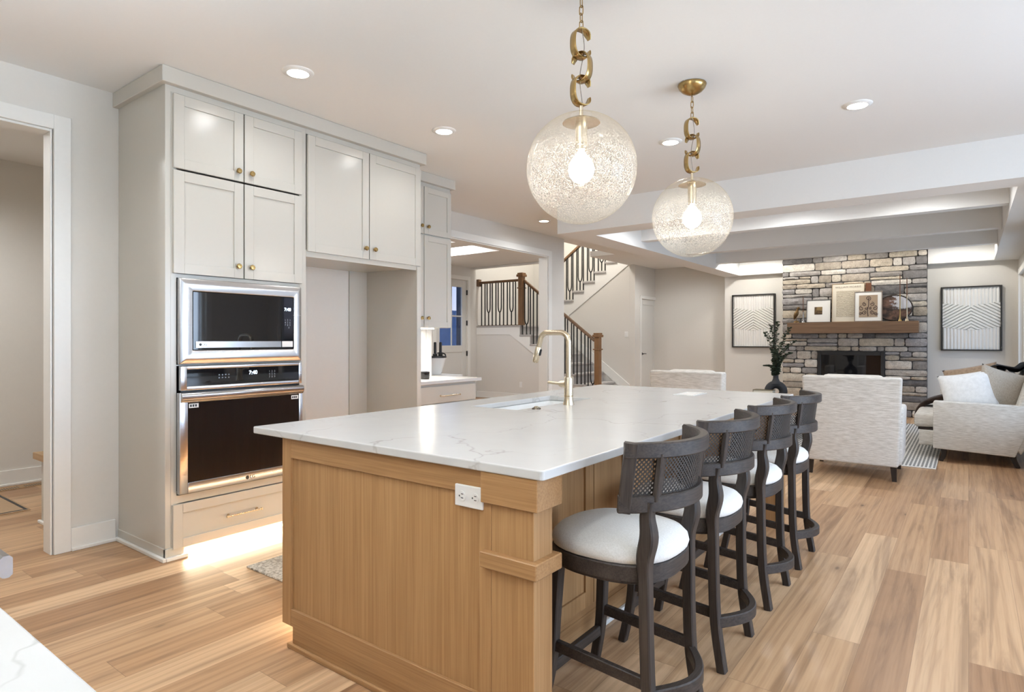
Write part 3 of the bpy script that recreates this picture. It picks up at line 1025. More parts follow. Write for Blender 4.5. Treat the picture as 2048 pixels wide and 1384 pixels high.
def island_post(y0, sgn):
    """square post, corner at x=-1.035, outer face at y0; sgn=+1 grows to +y"""
    def ys(a, b): return tuple(sorted((y0 + sgn * a, y0 + sgn * b)))
    bm = nb()
    box(bm, -1.212, -1.048, *ys(.012, .115), 0, .885 - .1)
    o = obj('post', bevel(bm, .002, 1), M['oak'], t)
    obj('post_band', bevel(B(-1.242, -1.024, *ys(-.012, .135), .582, .632), .003, 1), M['oakh'], o)
    obj('post_cap', bevel(B(-1.242, -1.024, *ys(-.006, .135), .785, .884), .002, 1), M['oakh'], o)


island_post(1.50, 1)
island_post(4.67, -1)
# seating side: face frame with four pairs of doors
bm = nb()
box(bm, IX1, IX1 + .018, IY0 + .02, IY1 - .02, .10, .14); box(bm, IX1, IX1 + .018, IY0 + .02, IY1 - .02, .862, .884)
obj('face_frame', bm, M['oakhy'], t)
n = 8
for i in range(n):
    y0 = IY0 + .14 + (IY1 - IY0 - .28) * i / n; y1 = IY0 + .14 + (IY1 - IY0 - .28) * (i + 1) / n
    obj('door', shaker(IX1 + .040, y0 + .003, y1 - .003, .145, .855, w=.068), M['oak'], t)
obj('toe_kick', B(IX1 - .05, IX1 + .02, IY0 + .02, IY1 - .02, 0, .10), M['oakhy'], t)
obj('toe_strip', bevel(B(IX1 + .02, IX1 + .04, IY0 + .02, IY1 - .02, 0, .022), .004, 2), M['trim'], t)
obj('toe_kick', B(IX0 + .075, IX0 + .09, IY0 + .02, IY1 - .02, 0, .088), M['oakhy'], t)
sl = obj('strip_light', B(IX0 + .03, IX0 + .045, 1.65, 4.5, .080, .0875), M['led'])
tag(sl, 'warm strip light under the sink side of the oak island', 'light')
area_light('island_toe_glow', (IX0 + .035, 3.08, .078), (0, math.radians(20), 0), .03, 2.8, 24.0, (1, .87, .64))
# double socket on the end panel
p = obj('outlet', bevel(B(-1.361, -1.243, IY0 - .007, IY0 + .012, .755, .826), .003, 2), M['plate'], t)
for xx in (-1.330, -1.274):
    bm = lathe(nb(), [(0, 0), (.0165, 0), (.0165, .003), (0, .003)], 20)
    xform(bm, Matrix.Translation((xx, IY0 - .0065, .790)) @ Matrix.Rotation(PI / 2, 4, 'X'))
    s_ = obj('socket', bm, M['plate'], p)
    bm = nb()
    for (dx, dz, w_, h_) in ((.004, .007, .009, .0022), (.004, -.006, .009, .0022), (-.008, .0, .004, .005)):
        box(bm, xx + dx - w_ / 2, xx + dx + w_ / 2, IY0 - .0105, IY0 - .0092, .790 + dz - h_ / 2, .790 + dz + h_ / 2)
    obj('slot', bm, M['black'], s_)

# worktop with the sink cut-out
SX0, SX1, SY0, SY1 = -2.41, -1.99, 2.71, 3.54
SX0 = -2.318
bm = nb()
xs = [-2.555, SX0, SX1, -1.0]; ys_ = [1.488, SY0, SY1, 4.70]
V = [[[bm.verts.new((x, y, z)) for y in ys_] for x in xs] for z in (.885, .915)]
for i in range(3):
    for j in range(3):
        if i == 1 and j == 1: continue
        bm.faces.new((V[1][i][j], V[1][i + 1][j], V[1][i + 1][j + 1], V[1][i][j + 1]))
        bm.faces.new((V[0][i][j], V[0][i][j + 1], V[0][i + 1][j + 1], V[0][i + 1][j]))
for i in range(3):
    bm.faces.new((V[0][i][0], V[0][i + 1][0], V[1][i + 1][0], V[1][i][0])); bm.faces.new((V[0][i + 1][3], V[0][i][3], V[1][i][3], V[1][i + 1][3]))
    bm.faces.new((V[0][0][i + 1], V[0][0][i], V[1][0][i], V[1][0][i + 1])); bm.faces.new((V[0][3][i], V[0][3][i + 1], V[1][3][i + 1], V[1][3][i]))
bm.faces.new((V[0][1][2], V[0][1][1], V[1][1][1], V[1][1][2])); bm.faces.new((V[0][2][1], V[0][2][2], V[1][2][2], V[1][2][1]))
bm.faces.new((V[0][1][1], V[0][2][1], V[1][2][1], V[1][1][1])); bm.faces.new((V[0][2][2], V[0][1][2], V[1][1][2], V[1][2][2]))
bmesh.ops.recalc_face_normals(bm, faces=bm.faces[:])
vc = [e_ for e_ in bm.edges if abs(e_.verts[0].co.z - e_.verts[1].co.z) > .01 and e_.verts[0].co.x in (xs[0], xs[3]) or False]
vc = [e_ for e_ in bm.edges if abs(e_.verts[0].co.z - e_.verts[1].co.z) > .01 and (abs(e_.verts[0].co.x - xs[0]) < 1e-4 or abs(e_.verts[0].co.x - xs[3]) < 1e-4) and (abs(e_.verts[0].co.y - ys_[0]) < 1e-4 or abs(e_.verts[0].co.y - ys_[3]) < 1e-4)]
bmesh.ops.bevel(bm, geom=vc, offset=.012, segments=4, profile=.5, affect='EDGES')
bevel(bm, .004, 2, .9)
o = obj('island_countertop', bm, M['quartz'])
tag(o, 'large white veined quartz slab on the oak island', 'countertop')

t = thing('sink', 'white undermount sink set in the island countertop', 'sink', (-2.16, 3.12, .66))
bm = nb()
zt, zb = .884, .665
a = [(SX0 - .004, SY0 - .004), (SX1 + .004, SY0 - .004), (SX1 + .004, SY1 + .004), (SX0 - .004, SY1 + .004)]
o2 = [(SX0 - .016, SY0 - .016), (SX1 + .016, SY0 - .016), (SX1 + .016, SY1 + .016), (SX0 - .016, SY1 + .016)]
c_in = [(SX0 + .012, SY0 + .012), (SX1 - .012, SY0 + .012), (SX1 - .012, SY1 - .012), (SX0 + .012, SY1 - .012)]
R_ = [[bm.verts.new((p_[0], p_[1], z)) for p_ in P_] for P_, z in ((c_in, zb + .012), (a, zt), (o2, zt), (o2, zb))]
for r0, r1 in zip(R_, R_[1:]):
    for i in range(4): bm.faces.new((r0[i], r0[(i + 1) % 4], r1[(i + 1) % 4], r1[i]))
bm.faces.new(R_[0]); bm.faces.new(R_[3])
obj('basin', bevel(bm, .006, 3), M['white'], t, 0.8)
obj('drain', lathe(nb(), [(0, .004), (.03, .004), (.042, .006), (.045, 0)], 24, (-2.16, 3.3, zb + .012)), M['steel'], t, 0.8)

t = thing('faucet', 'champagne bronze pull-down faucet rising beside the island sink', 'faucet', (-1.91, 3.12, .915))
fx, fy = -1.91, 3.12
obj('body', lathe(nb(), [(0, 0), (.034, 0), (.033, .006), (.029, .022), (.0265, .04), (.026, .155), (.024, .162), (0, .162)], 28, (fx, fy, .9152)), M['champagne'], t, 0.7)
obj('body_seam', lathe(nb(), [(.0255, .050), (.0268, .050), (.0268, .054), (.0255, .054)], 28, (fx, fy, .9152)), M['brass'], t, 0.7)
R = .055; zt = 1.345
pts = [(fx, fy, 1.075), (fx, fy, zt - R)]
pts += [(fx - R + R * math.cos(a_), fy, zt - R + R * math.sin(a_)) for a_ in [PI / 2 * i / 6 for i in range(1, 7)]]
xe = fx - .205
pts += [(xe + R, fy, zt)]
pts += [(xe + R - R * math.sin(a_), fy, zt - R + R * math.cos(a_)) for a_ in [1.30 * i / 6 for i in range(1, 7)]]
lx, lz = pts[-1][0], pts[-1][2]
dx_, dz_ = -.26, -.966
pts += [(lx + dx_ * .045, fy, lz + dz_ * .045)]
sp = obj('spout', tube(nb(), pts, .0165, 16, ref=(0, 1, 0)), M['champagne'], t, 1.0)
q0 = Vector((pts[-1][0], fy, pts[-1][2])); dv = Vector((dx_, 0, dz_)).normalized()
hb = tube(nb(), [q0 + dv * s_ for s_ in (.002, .006, .095, .103)], .0185, 16, ref=(0, 1, 0), scale=[.85, 1, 1.08, .9])
hd = obj('spray_head', hb, M['champagne'], sp, 0.8)
bm = nb()
box(bm, -.007, .007, -.006, .006, -.02, .02); bevel(bm, .002, 1)
xform(bm, Matrix.Translation(q0 + dv * .035 + Vector((.019, 0, -.004))) @ Matrix.Rotation(.26, 4, 'Y'))
obj('spray_button', bm, M['black'], hd)
hv = nb()
tube(hv, [(fx - .02, fy, 1.037), (fx - .052, fy, 1.037)], .021, 16, ref=(0, 1, 0))
tube(hv, [(fx - .05, fy, 1.037), (fx - .062, fy, 1.037)], .017, 16, ref=(0, 1, 0))
tube(hv, [(fx - .06, fy, 1.037), (fx - .145, fy, 1.042)], .0095, 12, ref=(0, 1, 0))
obj('lever', hv, M['champagne'], t, 0.8)

t = thing('air_switch', 'small round bronze button beside the island sink', 'button', (-1.93, 2.81, .915))
obj('collar', lathe(nb(), [(0, .0), (.026, .0), (.024, .006), (.016, .009), (.016, .006), (0, .006)], 24, (-1.93, 2.81, .9155)), M['darkbronze'], t, 0.8)
obj('button', lathe(nb(), [(0, .015), (.010, .015), (.014, .012), (.014, .004)], 20, (-1.93, 2.81, .9155)), M['champagne'], t, 0.8)

t = thing('counter_outlet', 'flush white pop-up outlet in the far end of the island top', 'outlet', (-1.59, 4.24, .915))
bm = nb()
for a in ((-1.665, -1.515, 4.11, 4.125), (-1.665, -1.515, 4.365, 4.38), (-1.665, -1.65, 4.125, 4.365), (-1.53, -1.515, 4.125, 4.365)): box(bm, *a, .9152, .9195)
obj('frame', bevel(bm, .0015, 1), M['white'], t)
obj('lid', B(-1.65, -1.53, 4.125, 4.365, .9152, .917), M['plate'], t)

# ================================================================ NEAR COUNTER AND RANGE
o = obj('countertop', bevel(B(-1.54, 2.4, -.42, .265, .885, .915), .003, 2), M['quartz'])
tag(o, 'white quartz counter corner in the near left of the room', 'countertop')
t = thing('base_cabinet', 'greige base cabinet under the near white counter', 'cabinet', (.4, -.1, 0))
obj('carcass', B(-1.54, 2.4, -.42, .20, .10, .884), M['cabinet'], t)
obj('toe_kick', B(-1.54, 2.4, -.42, .14, 0, .10), M['cabinet'], t)
t = thing('range', 'stainless range with a bar handle beside the near white counter', 'range', (-2.0, -.05, 0))
obj('body', bevel(B(-2.46, -1.56, -.42, .26, .0, .91), .004, 1), M['steel'], t)
obj('oven_door', bevel(B(-2.44, -1.58, .261, .30, .16, .78), .004, 1), M['steel'], t)
bm = nb()
sweep(bm, [(-2.40, .388, .828), (-1.602, .388, .828)], rect(.046, .022, .006), ref=(0, 1, 0))
for xx in (-2.3, -1.7): box(bm, xx - .012, xx + .012, .30, .385, .80, .84)
obj('handle', bm, M['steelh'], t)

# ================================================================ COUNTER STOOLS
def make_stool():
    """built about the centre of its legs, facing -x"""
    t = thing('counter_stool', 'x', 'stool', (0, 0, 0))
    RC, XC = .30, -.018                 # back arc: centre x and radius, half angle 58 deg
    def arc(a, z, dr=0.0):
        lean = (z - .985) * .13
        return Vector((XC + lean + (RC + dr) * math.cos(a), (RC + dr) * math.sin(a), z))
    H = math.radians(58)
    # rails of the back
    for z, h_ in ((.960, .048), (.792, .052)):
        pts = [arc(-H + 2 * H * i / 24, z) for i in range(25)]
        obj('back_rail', sweep(nb(), pts, rect(.032, h_, .004), ref=(0, 0, 1)), M['stoolh'], t, 0.7)
    for s in (-1, 1):
        pts = [arc(s * (H - .065), .767 + (.984 - .767) * i / 4) for i in range(5)]
        obj('back_stile', sweep(nb(), pts, rect(.040, .0315, .003), ref=(math.cos(s * H), math.sin(s * H), 0)), M['stool'], t)
        pts = [arc(s * math.radians(35), .80 + (.95 - .80) * i / 3, .004) for i in range(4)]
        obj('back_slat', sweep(nb(), pts, rect(.034, .018, .003), ref=(1, 0, 0)), M['stool'], t)
    # woven panel, a thin curved sheet with a front and a back
    bm = nb(); uvl = bm.loops.layers.uv.new('UVMap')
    NA, NZ = 40, 4
    def sheet(dr, flip):
        grid = [[bm.verts.new(arc(-H + .1 + (2 * H - .2) * i / NA, .81 + (.94 - .81) * j / NZ, dr)) for j in range(NZ + 1)] for i in range(NA + 1)]
        for i in range(NA):
            for j in range(NZ):
                q = [(i, j), (i + 1, j), (i + 1, j + 1), (i, j + 1)]
                if flip: q.reverse()
                f = bm.faces.new([grid[a][b] for a, b in q])
                for lp, (a, b) in zip(f.loops, q): lp[uvl].uv = (RC * (2 * H - .2) * a / NA, .13 * b / NZ)
    sheet(-.003, False); sheet(-.006, True)
    me = bpy.data.meshes.new('cane_panel'); bm.to_mesh(me); bm.free(); me.materials.append(M['cane'])
    o = bpy.data.objects.new('cane_panel', me); COL.objects.link(o); o.parent = t
    for p in me.polygons: p.use_smooth = True
    # seat
    def seat_outline(r, n=40, flat=.19):
        out = []
        for i in range(n):
            a = 2 * PI * i / n
            x, y = r * 1.02 * math.cos(a), r * math.sin(a)
            e_ = (abs(math.cos(a)) ** 2.6 + abs(math.sin(a)) ** 2.6) ** (-1 / 2.6)
            out.append((r * e_ * math.cos(a) - .005, r * .98 * e_ * math.sin(a)))
        return out
    bm = nb()
    def loft(levels):
        rg = [[bm.verts.new((x, y, z)) for x, y in seat_outline(r)] for r, z in levels]
        m_ = len(rg[0])
        for a, b in zip(rg, rg[1:]):
            for i in range(m_): bm.faces.new((a[i], a[(i + 1) % m_], b[(i + 1) % m_], b[i]))
        bm.faces.new(rg[0]); bm.faces.new(rg[-1])
    loft([(.205, .520), (.212, .524), (.212, .532), (.224, .536), (.224, .582), (.220, .586)])
    obj('seat_frame', bm, M['stoolh'], t, 0.7)
    bm = nb()
    loft([(.214, .586), (.222, .592), (.226, .606), (.222, .624), (.205, .642), (.17, .655), (.12, .662), (.05, .665)])
    obj('cushion', bm, M['seatfabric'], t, 3.1)
    # rear posts: one sweep from the back rail, round the seat, down to the floor
    for s in (-1, 1):
        top = arc(s * math.radians(39), .79)
        pts = smooth_path([(top.x, top.y, .80), (top.x - .006, top.y, .75), (.188, s * .186, .685), (.174, s * .184, .61), (.176, s * .183, .53), (.178, s * .181, .36), (.186, s * .181, .18), (.213, s * .186, .0)], 5)
        sc = []
        for p in pts:
            z = p.z
            sc.append(1.0 + (.35 * math.exp(-((z - .66) / .07) ** 2)) - .18 * max(0, .25 - z))
        obj('leg', sweep(nb(), pts, rect(.040, .036, .004), ref=(1, 0, 0), scale=sc), M['stool'], t, 0.6)
        pts = smooth_path([(-.158, s * .168, .53), (-.168, s * .174, .36), (-.180, s * .178, .18), (-.215, s * .188, .0)], 6)
        obj('leg', sweep(nb(), pts, rect(.040, .038, .004), ref=(1, 0, 0), scale=[1.05 - .2 * i / len(pts) for i in range(len(pts))]), M['stool'], t, 0.6)
        obj('stretcher', sweep(nb(), [(-.175, s * .176, .245), (.180, s * .172, .215)], rect(.022, .038, .003), ref=(0, 0, 1)), M['stoolh'], t)
    obj('stretcher', sweep(nb(), [(-.182, -.165, .160), (-.182, .165, .160)], rect(.024, .040, .003), ref=(0, 0, 1)), M['stoolh'], t)
    pts = [(.185 + .085 * math.cos(PI / 2 * (i / 8 - 1)) , .178 * (i / 8 - 1), .185) for i in range(17)]
    obj('foot_rail', sweep(nb(), pts, rect(.030, .044, .004), ref=(0, 0, 1)), M['stoolh'], t, 0.7)
    return t


st0 = make_stool()
spots = [(1.965, 'nearest dark cane-back stool, beside the square oak post'), (2.595, 'second dark cane-back stool from the square oak post'),
         (3.285, 'third dark cane-back stool from the square oak post'), (3.935, 'farthest dark cane-back stool, nearest the cream armchair')]
for i, (y, lb_) in enumerate(spots):
    s_ = st0 if i == 0 else copy_tree(st0)
    s_.location = (-.985, y, 0)
    s_['label'] = lb_; s_['group'] = 'counter stools along the island'

# ================================================================ PENDANTS
def make_pendant(link_flip):
    t = thing('pendant_light', 'x', 'pendant light', (0, 0, 0))
    Zs = 2.065 - ZC; RS = .245
    obj('canopy', lathe(nb(), [(.0, -.002), (.086, -.002), (.088, -.007), (.080, -.026), (.062, -.046), (.036, -.061), (.014, -.068), (0, -.070)], 32), M['brass'], t, 0.8)
    z = -.062
    bm = nb()
    # small chain
    nl = 4; L = .042
    for i in range(nl):
        zc = -.074 - L * .5 - i * (L * .80)
        ring = []
        for j in range(16):
            a = 2 * PI * j / 16
            u = .009 * math.cos(a); w_ = (L * .5 - .009) * (1 if math.sin(a) > 0 else -1) * (1 if abs(math.sin(a)) > .01 else 0) + .009 * math.sin(a)
            ring.append((u if i % 2 else 0, 0 if i % 2 else u, zc + w_))
        tube(bm, ring, .0024, 6, closed=True, ref=(0.3, 1, .2))
    obj('chain', bm, M['brass'], t, 1.0)
    # three broad open links, alternately turned
    ztop = -.215
    LH, LW = .127, .090
    for i in range(3):
        zc = ztop - LH * .5 - i * (LH * .83)
        ring = []
        n_ = 40
        a0 = math.radians(24)
        for j in range(n_ + 1):
            a = a0 + (2 * PI - 2 * a0 + math.radians(4)) * j / n_
            ca, sa = math.cos(a), math.sin(a)
            e_ = (abs(ca) ** 2.6 + abs(sa) ** 2.6) ** (-1 / 2.6)
            ring.append(Vector((LW / 2 * e_ * ca, 0, LH / 2 * e_ * sa)))
        bmx = nb()
        sc_ = lambda k_, n_=n_: rect(.006, .036 * (1 - .45 * max(0, 1 - min(k_, n_ - k_) / 2.2)), .001)
        sweep(bmx, ring, lambda k_: [(b_, a_) for a_, b_ in rect(.042 * (1 - .5 * max(0, 1 - min(k_, n_ - k_) / 2.5)), .005, .001)], ref=(0, 1, 0))
        ang = math.radians(66 if i != 1 else 180)
        xform(bmx, Matrix.Translation((0, 0, zc)) @ Matrix.Rotation(ang, 4, 'Z'))
        obj('link', bmx, M['brass'], t, 0.9)
    zneck = Zs + RS
    obj('cord', tube(nb(), smooth_path([(0.0, 0, -.20), (.012, .006, -.30), (-.010, .004, -.42), (0.006, 0, -.55), (0, 0, zneck + .03)], 6), .0022, 6, ref=(0, 1, 0)), M['steelh'], t, 1.0)
    obj('stem', tube(nb(), [(0, 0, ztop - LH - LH * .83 * 2 + .008), (0, 0, zneck - .01)], .0085, 16, ref=(0, 1, 0)), M['champagne'], t, 1.0)
    # globe with a small neck hole
    pr = []
    for i in range(49):
        a = PI * i / 48
        r = RS * math.sin(a)
        if a < .16: continue
        pr.append((max(r, 0) if i < 48 else 0, RS * math.cos(a)))
    g_ = nb(); lathe(g_, pr, 64)
    go = obj('globe', g_, M['globe'], t, 3.1, world=False)
    go.location = (0, 0, Zs)
    cap = lathe(nb(), [(0, .012), (.05, .010), (.082, -.004), (.084, -.009), (.05, -.012), (0, -.012)], 40, (0, 0, zneck - .034))
    obj('socket_plate', cap, M['champagne'], t, 0.8, world=False)
    bm = lathe(nb(), [(0, 0), (.027, 0), (.026, -.10), (.024, -.118), (0, -.118)], 28, (0, 0, zneck - .044))
    obj('socket', bm, M['champagne'], t, 0.8, world=False)
    bl = lathe(nb(), [(0, 0), (.014, -.004), (.018, -.018), (.040, -.040), (.054, -.066), (.058, -.090), (.052, -.116), (.034, -.138), (.012, -.148), (0, -.149)], 28, (0, 0, zneck - .162))
    obj('bulb', bl, M['bulb'], t, 3.1, world=False)
    return t


p0 = make_pendant(0)
p1 = copy_tree(p0)
for p_, y, lb_ in ((p0, 2.37, 'seeded glass globe pendant with broad brass links, the larger-looking one nearest the faucet side'), (p1, 3.735, 'x')):
    p_.location = (-1.385, y, ZC)
    point_light('bulb_light', (0, 0, 2.03 - ZC), 8, (1, .96, .90), .045, p_)
p0['label'] = 'seeded glass globe pendant nearer the oven cabinet, its canopy out of sight'
p1['label'] = 'seeded glass globe pendant hanging from the visible brass bowl canopy'
for p_ in (p0, p1): p_['group'] = 'globe pendants over the island'
p1.rotation_euler = (0, 0, -0.17)

# ================================================================ RECESSED LIGHTS
def can(loc, label, power=None, ang=165, col=(0.965, 0.98, 1.0)):
    t = thing('recessed_light', label, 'ceiling light', loc, 'recessed ceiling lights')
    obj('trim_ring', lathe(nb(), [(.062, -.012), (.088, -.007), (.092, -.001), (.092, 0), (.062, 0), (.062, -.012)], 40), M['plate'], t, 0.9, world=False)
    obj('lens', lathe(nb(), [(0, -.009), (.0615, -.009), (.0615, -.004), (0, -.004)], 40), M['canlens'], t, 0.9, world=False)
    l = bpy.data.lights.new('can_light', 'SPOT')
    l.energy = power or CAN_POWER; l.color = col; l.spot_size = math.radians(ang); l.spot_blend = 0.6 if ang < 170 else 0.25; l.shadow_soft_size = .06
    o = bpy.data.objects.new('can_light', l); COL.objects.link(o); o.parent = t; o.location = (0, 0, -.02)
    return t


for x, y, lb_ in ((-3.207, 2.157, 'recessed light above the oven cabinet doors'), (-3.209, 3.427, 'recessed light above the refrigerator cabinet doors'),
                  (-.605, 4.73, 'recessed light right of both pendants, in front of the deep beam'), (-1.925, 4.71, 'recessed light between the two glass globe pendants'),
                  (-4.554, 6.81, 'small recessed light by the cased opening to the foyer')):
    can((x, y, ZC), lb_, 14 if y > 6 else None, 165 if y > 6 else 160)
for x, y in ((-3.2, .85), (-1.9, .9), (-.6, .9), (-.6, 2.15), (.9, .9), (.9, 2.2), (.9, 3.5), (.9, 4.7), (2.0, 2.2), (2.0, 4.2)):  # fittings out of view, added to lift the kitchen brightness
    can((x, y, ZC), 'unseen recessed light added to the kitchen ceiling for fill', {-3.2: 18, -1.9: 9, -.6: 5}[x] if (y < 1 and x < 0) else (8 if x > .5 else 4.5), 140)
for x in (-2.9, -1.65, -.4):
    can((x, 7.18, 2.93), 'recessed light in the first bay of the sunken ceiling', 38, 168)
for x in (-3.2, -1.68, -.15):
    can((x, 11.50, 2.93), 'recessed light in the last bay of the sunken ceiling', 24 if x > -.5 else (24 if x > -2 else 38), 175, (1.0, .96, .90))
for x, y in ((-4.6, 9.2), (-4.7, 11.7)):
    can((x, y, ZC), 'recessed light in the hall ceiling', 33)
can((-5.7, .5, ZC), 'recessed light in the mudroom ceiling', 100)
for x, y in ((-7.2, 6.4), (-7.9, 8.4)):
    can((x, y, 3.25), 'recessed light in the foyer ceiling', 58, 174)
point_light('stairwell_fill', (-6.8, 10.9, 4.6), 85, (1, .96, .91), .2)  # added point lights without a fixture, filling the stair well
point_light('stairwell_fill', (-5.0, 11.3, 4.2), 12, (1, .96, .91), .2)

# ================================================================ STAIRS
YN, YU = 10.70, 11.95
RISE, RUN = .2025, .27
LZ = 1.62
XL0 = -7.78                      # landing edge / first riser of the lower flight
t = thing('staircase', 'carpeted staircase turning at a landing behind the foyer', 'staircase', (-7.0, 11.5, 0))
bm = nb()
box(bm, -8.998, XL0 + .03, YN - .025, 12.978, LZ - .04, LZ)
for k_ in range(1, 8):
    z = LZ - RISE * k_; x0 = XL0 + RUN * (k_ - 1)
    ext = .03
    box(bm, x0 - .005, x0 + RUN + ext, YN - .025, YU - .018, z - .045, z)
bevel(bm, .012, 2)
obj('tread', bm, M['carpet'], t, 0.7)
bm = nb()
for k_ in range(1, 9):
    z = LZ - RISE * k_; x0 = XL0 + RUN * (k_ - 1)
    box(bm, x0 - .02, x0, YN + .014, YU - .018, max(z, 0), z + RISE - .04)
obj('riser', bm, M['carpet'], t)
# closed wall under the landing and the lower flight, with its raked skirt board
bm = nb()
poly = [(-8.998, 0), (XL0 + RUN * 7, 0)]
for k_ in range(7, 0, -1):
    z = LZ - RISE * k_ - .045
    poly += [(XL0 + RUN * k_, z), (XL0 + RUN * (k_ - 1), z)]
poly += [(XL0, LZ - .04), (-8.998, LZ - .04)]
prism(bm, poly, 1, YN, YN + .012)
so = obj('stringer_wall', bm, M['wall'], t)
bm = nb()
m0 = RISE / RUN
pl = [(-8.998, LZ - .04), (XL0, LZ - .04)]
for k_ in range(1, 8):
    z = LZ - RISE * k_ - .045
    pl += [(XL0 + RUN * (k_ - 1), z), (XL0 + RUN * k_, z)]
xe_ = XL0 + RUN * 7
pl += [(xe_, max(.0, LZ - .225 - (xe_ - (XL0 - .27)) * m0)), (XL0 - .27, LZ - .20), (-8.998, LZ - .20)]
prism(bm, pl, 1, YN - .014, YN - .0005)
obj('skirt_board', bm, M['trim'], t)
bm = nb()
prism(bm, [(-7.78, 1.62), (-7.78, 1.84), (-5.80, 1.84 - 1.98 * m0), (-5.80, 1.62 - 1.98 * m0)], 1, YU - .016, YU - .0005)
obj('skirt_board', bm, M['trim'], t)
# upper flight
bm = nb(); bmr = nb()
for k_ in range(1, 10):
    z = LZ + RISE * .985 * k_; x0 = -8.0 + .2745 * (k_ - 1)
    box(bm, x0 - .015, x0 + .2745 + .0, YU - .040, 12.978, z - .055, z)
    box(bmr, x0, x0 + .02, YU + .06, 12.978, z - RISE, z - .04)
bevel(bm, .012, 2)
obj('tread', bm, M['carpet'], t, 0.7)
obj('riser', bmr, M['carpet'], t)
pl = [(-8.0, LZ)]
for k_ in range(1, 10):
    z = LZ + RISE * .985 * k_ - .045; x0 = -8.0 + .2745 * (k_ - 1)
    pl += [(x0, z), (x0 + .2745, z)]
xr = -8.0 + .2745 * 9
m1 = RISE * .985 / .2745
pl2 = pl + [(xr, pl[-1][1] - .26), (-7.60, LZ + (.4) * m1 - .26), (-7.85, LZ)]
prism_b = nb(); prism(prism_b, pl2, 1, YU - .014, YU - .0005)
obj('skirt_board', prism_b, M['trim'], t)
bm = nb()
prism(bm, [(-5.791, 0), (-5.791, 2.90), (-5.85, 2.95)] + list(reversed([p_ for p_ in pl if p_[0] < -5.9])) + [(-8.0, 0)], 1, YU, YU + .05)
obj('side_wall', bm, M['wall'], t)


def baluster(parent, x, y, z0, z1, z1b=None):
    bm = nb()
    tube(bm, [(x, y, z0), (x, y, z1)], .0140, 6, ref=(1, 0, 0))
    lathe(bm, [(0, .03), (.009, .03), (.021, .0), (0, 0)], 8, (x, y, z0))
    return obj('baluster', bm, M['iron'], parent)


def fork(parent, x, y, z0, zs, z1a, z1b, w=.055):
    """tuning-fork baluster: a stem that divides in a U"""
    bm = nb()
    h = zs + .13
    tube(bm, [(x, y, z0), (x, y, zs)], .0140, 6, ref=(1, 0, 0))
    pts = [(x - w, y, z1a), (x - w, y, h)]
    for i in range(1, 12):
        a = PI + PI * i / 12
        pts.append((x + w * math.cos(a), y, h + (h - zs) * math.sin(a)))
    pts += [(x + w, y, h), (x + w, y, z1b)]
    tube(bm, pts, .0140, 6, ref=(0, 1, 0))
    lathe(bm, [(0, .03), (.009, .03), (.021, .0), (0, 0)], 8, (x, y, z0))
    return obj('baluster', bm, M['iron'], parent)


def newel(parent, x, y, z0, z1, w=.155):
    h = w / 2
    bm = nb(); box(bm, x - h, x + h, y - h, y + h, z0, z1 - .06)
    o = obj('newel_post', bevel(bm, .004, 1), M['newel'], parent)
    bm = nb()
    box(bm, x - h - .028, x + h + .028, y - h - .028, y + h + .028, z1 - .085, z1 - .035)
    box(bm, x - h - .012, x + h + .012, y - h - .012, y + h + .012, z1 - .035, z1)
    box(bm, x - h - .02, x + h + .02, y - h - .02, y + h + .02, z1 - .34, z1 - .315)
    obj('newel_cap', bevel(bm, .006, 2), M['newel'], o)


HRP = [(-.032, -.025), (.032, -.025), (.036, -.008), (.030, .022), (.0, .030), (-.030, .022), (-.036, -.008)]
yr = YN + .035
t = thing('landing_railing', 'railing with dark iron balusters and oak handrail along the landing', 'railing', (-8.3, yr, LZ))
obj('handrail', sweep(nb(), [(-8.97, yr, LZ + .98), (-7.84, yr, LZ + .98)], HRP), M['handrail'], t)
obj('wall_rosette', bevel(B(-8.999, -8.93, yr - .05, yr + .05, LZ + .90, LZ + 1.06), .006, 2), M['handrail'], t)
nx = -7.762
newel(t, nx, yr, LZ, 2.755, .112)
obj('shoe_rail', B(-8.97, nx - .056, yr - .03, yr + .03, LZ, LZ + .012), M['handrail'], t)
xs_ = [-8.885, -8.785, None, -8.575, -8.470, None, -8.255, -8.150, None, -7.925]
zt = LZ + .96
for i, x in enumerate(xs_):
    if x is not None: baluster(t, x, yr, LZ + .012, zt)
for x in (-8.68, -8.362, -8.037): fork(t, x, yr, LZ + .012, LZ + .30, zt, zt, .045)

t = thing('stair_railing', 'raked railing of the lower stair flight ending in an oak newel', 'railing', (-6.8, yr, .8))
def rail_z(x): return 2.585 - (x + 7.69) * (RISE / RUN)
obj('handrail', sweep(nb(), [(-7.69, yr, rail_z(-7.69)), (-5.96, yr, rail_z(-5.96))], HRP), M['handrail'], t)
newel(t, -5.895, yr, 0.0, 1.44, .108)
for k_ in range(1, 8):
    z = LZ - RISE * k_; xa = XL0 + RUN * (k_ - 1)
    f_ = (k_ % 3 == 1)
    xc = xa + RUN * .5
    if k_ % 2 == 1:
        xx = [xa + .045, xa + .25]
        fork(t, xa + .150, yr, z, z + .22, rail_z(xa + .1) - .02, rail_z(xa + .2) - .02, .048)
    else: xx = [xa + .06, xa + .155, xa + .24]
    for x in xx:
        if x < -5.98: baluster(t, x, yr, z, rail_z(x) - .02)

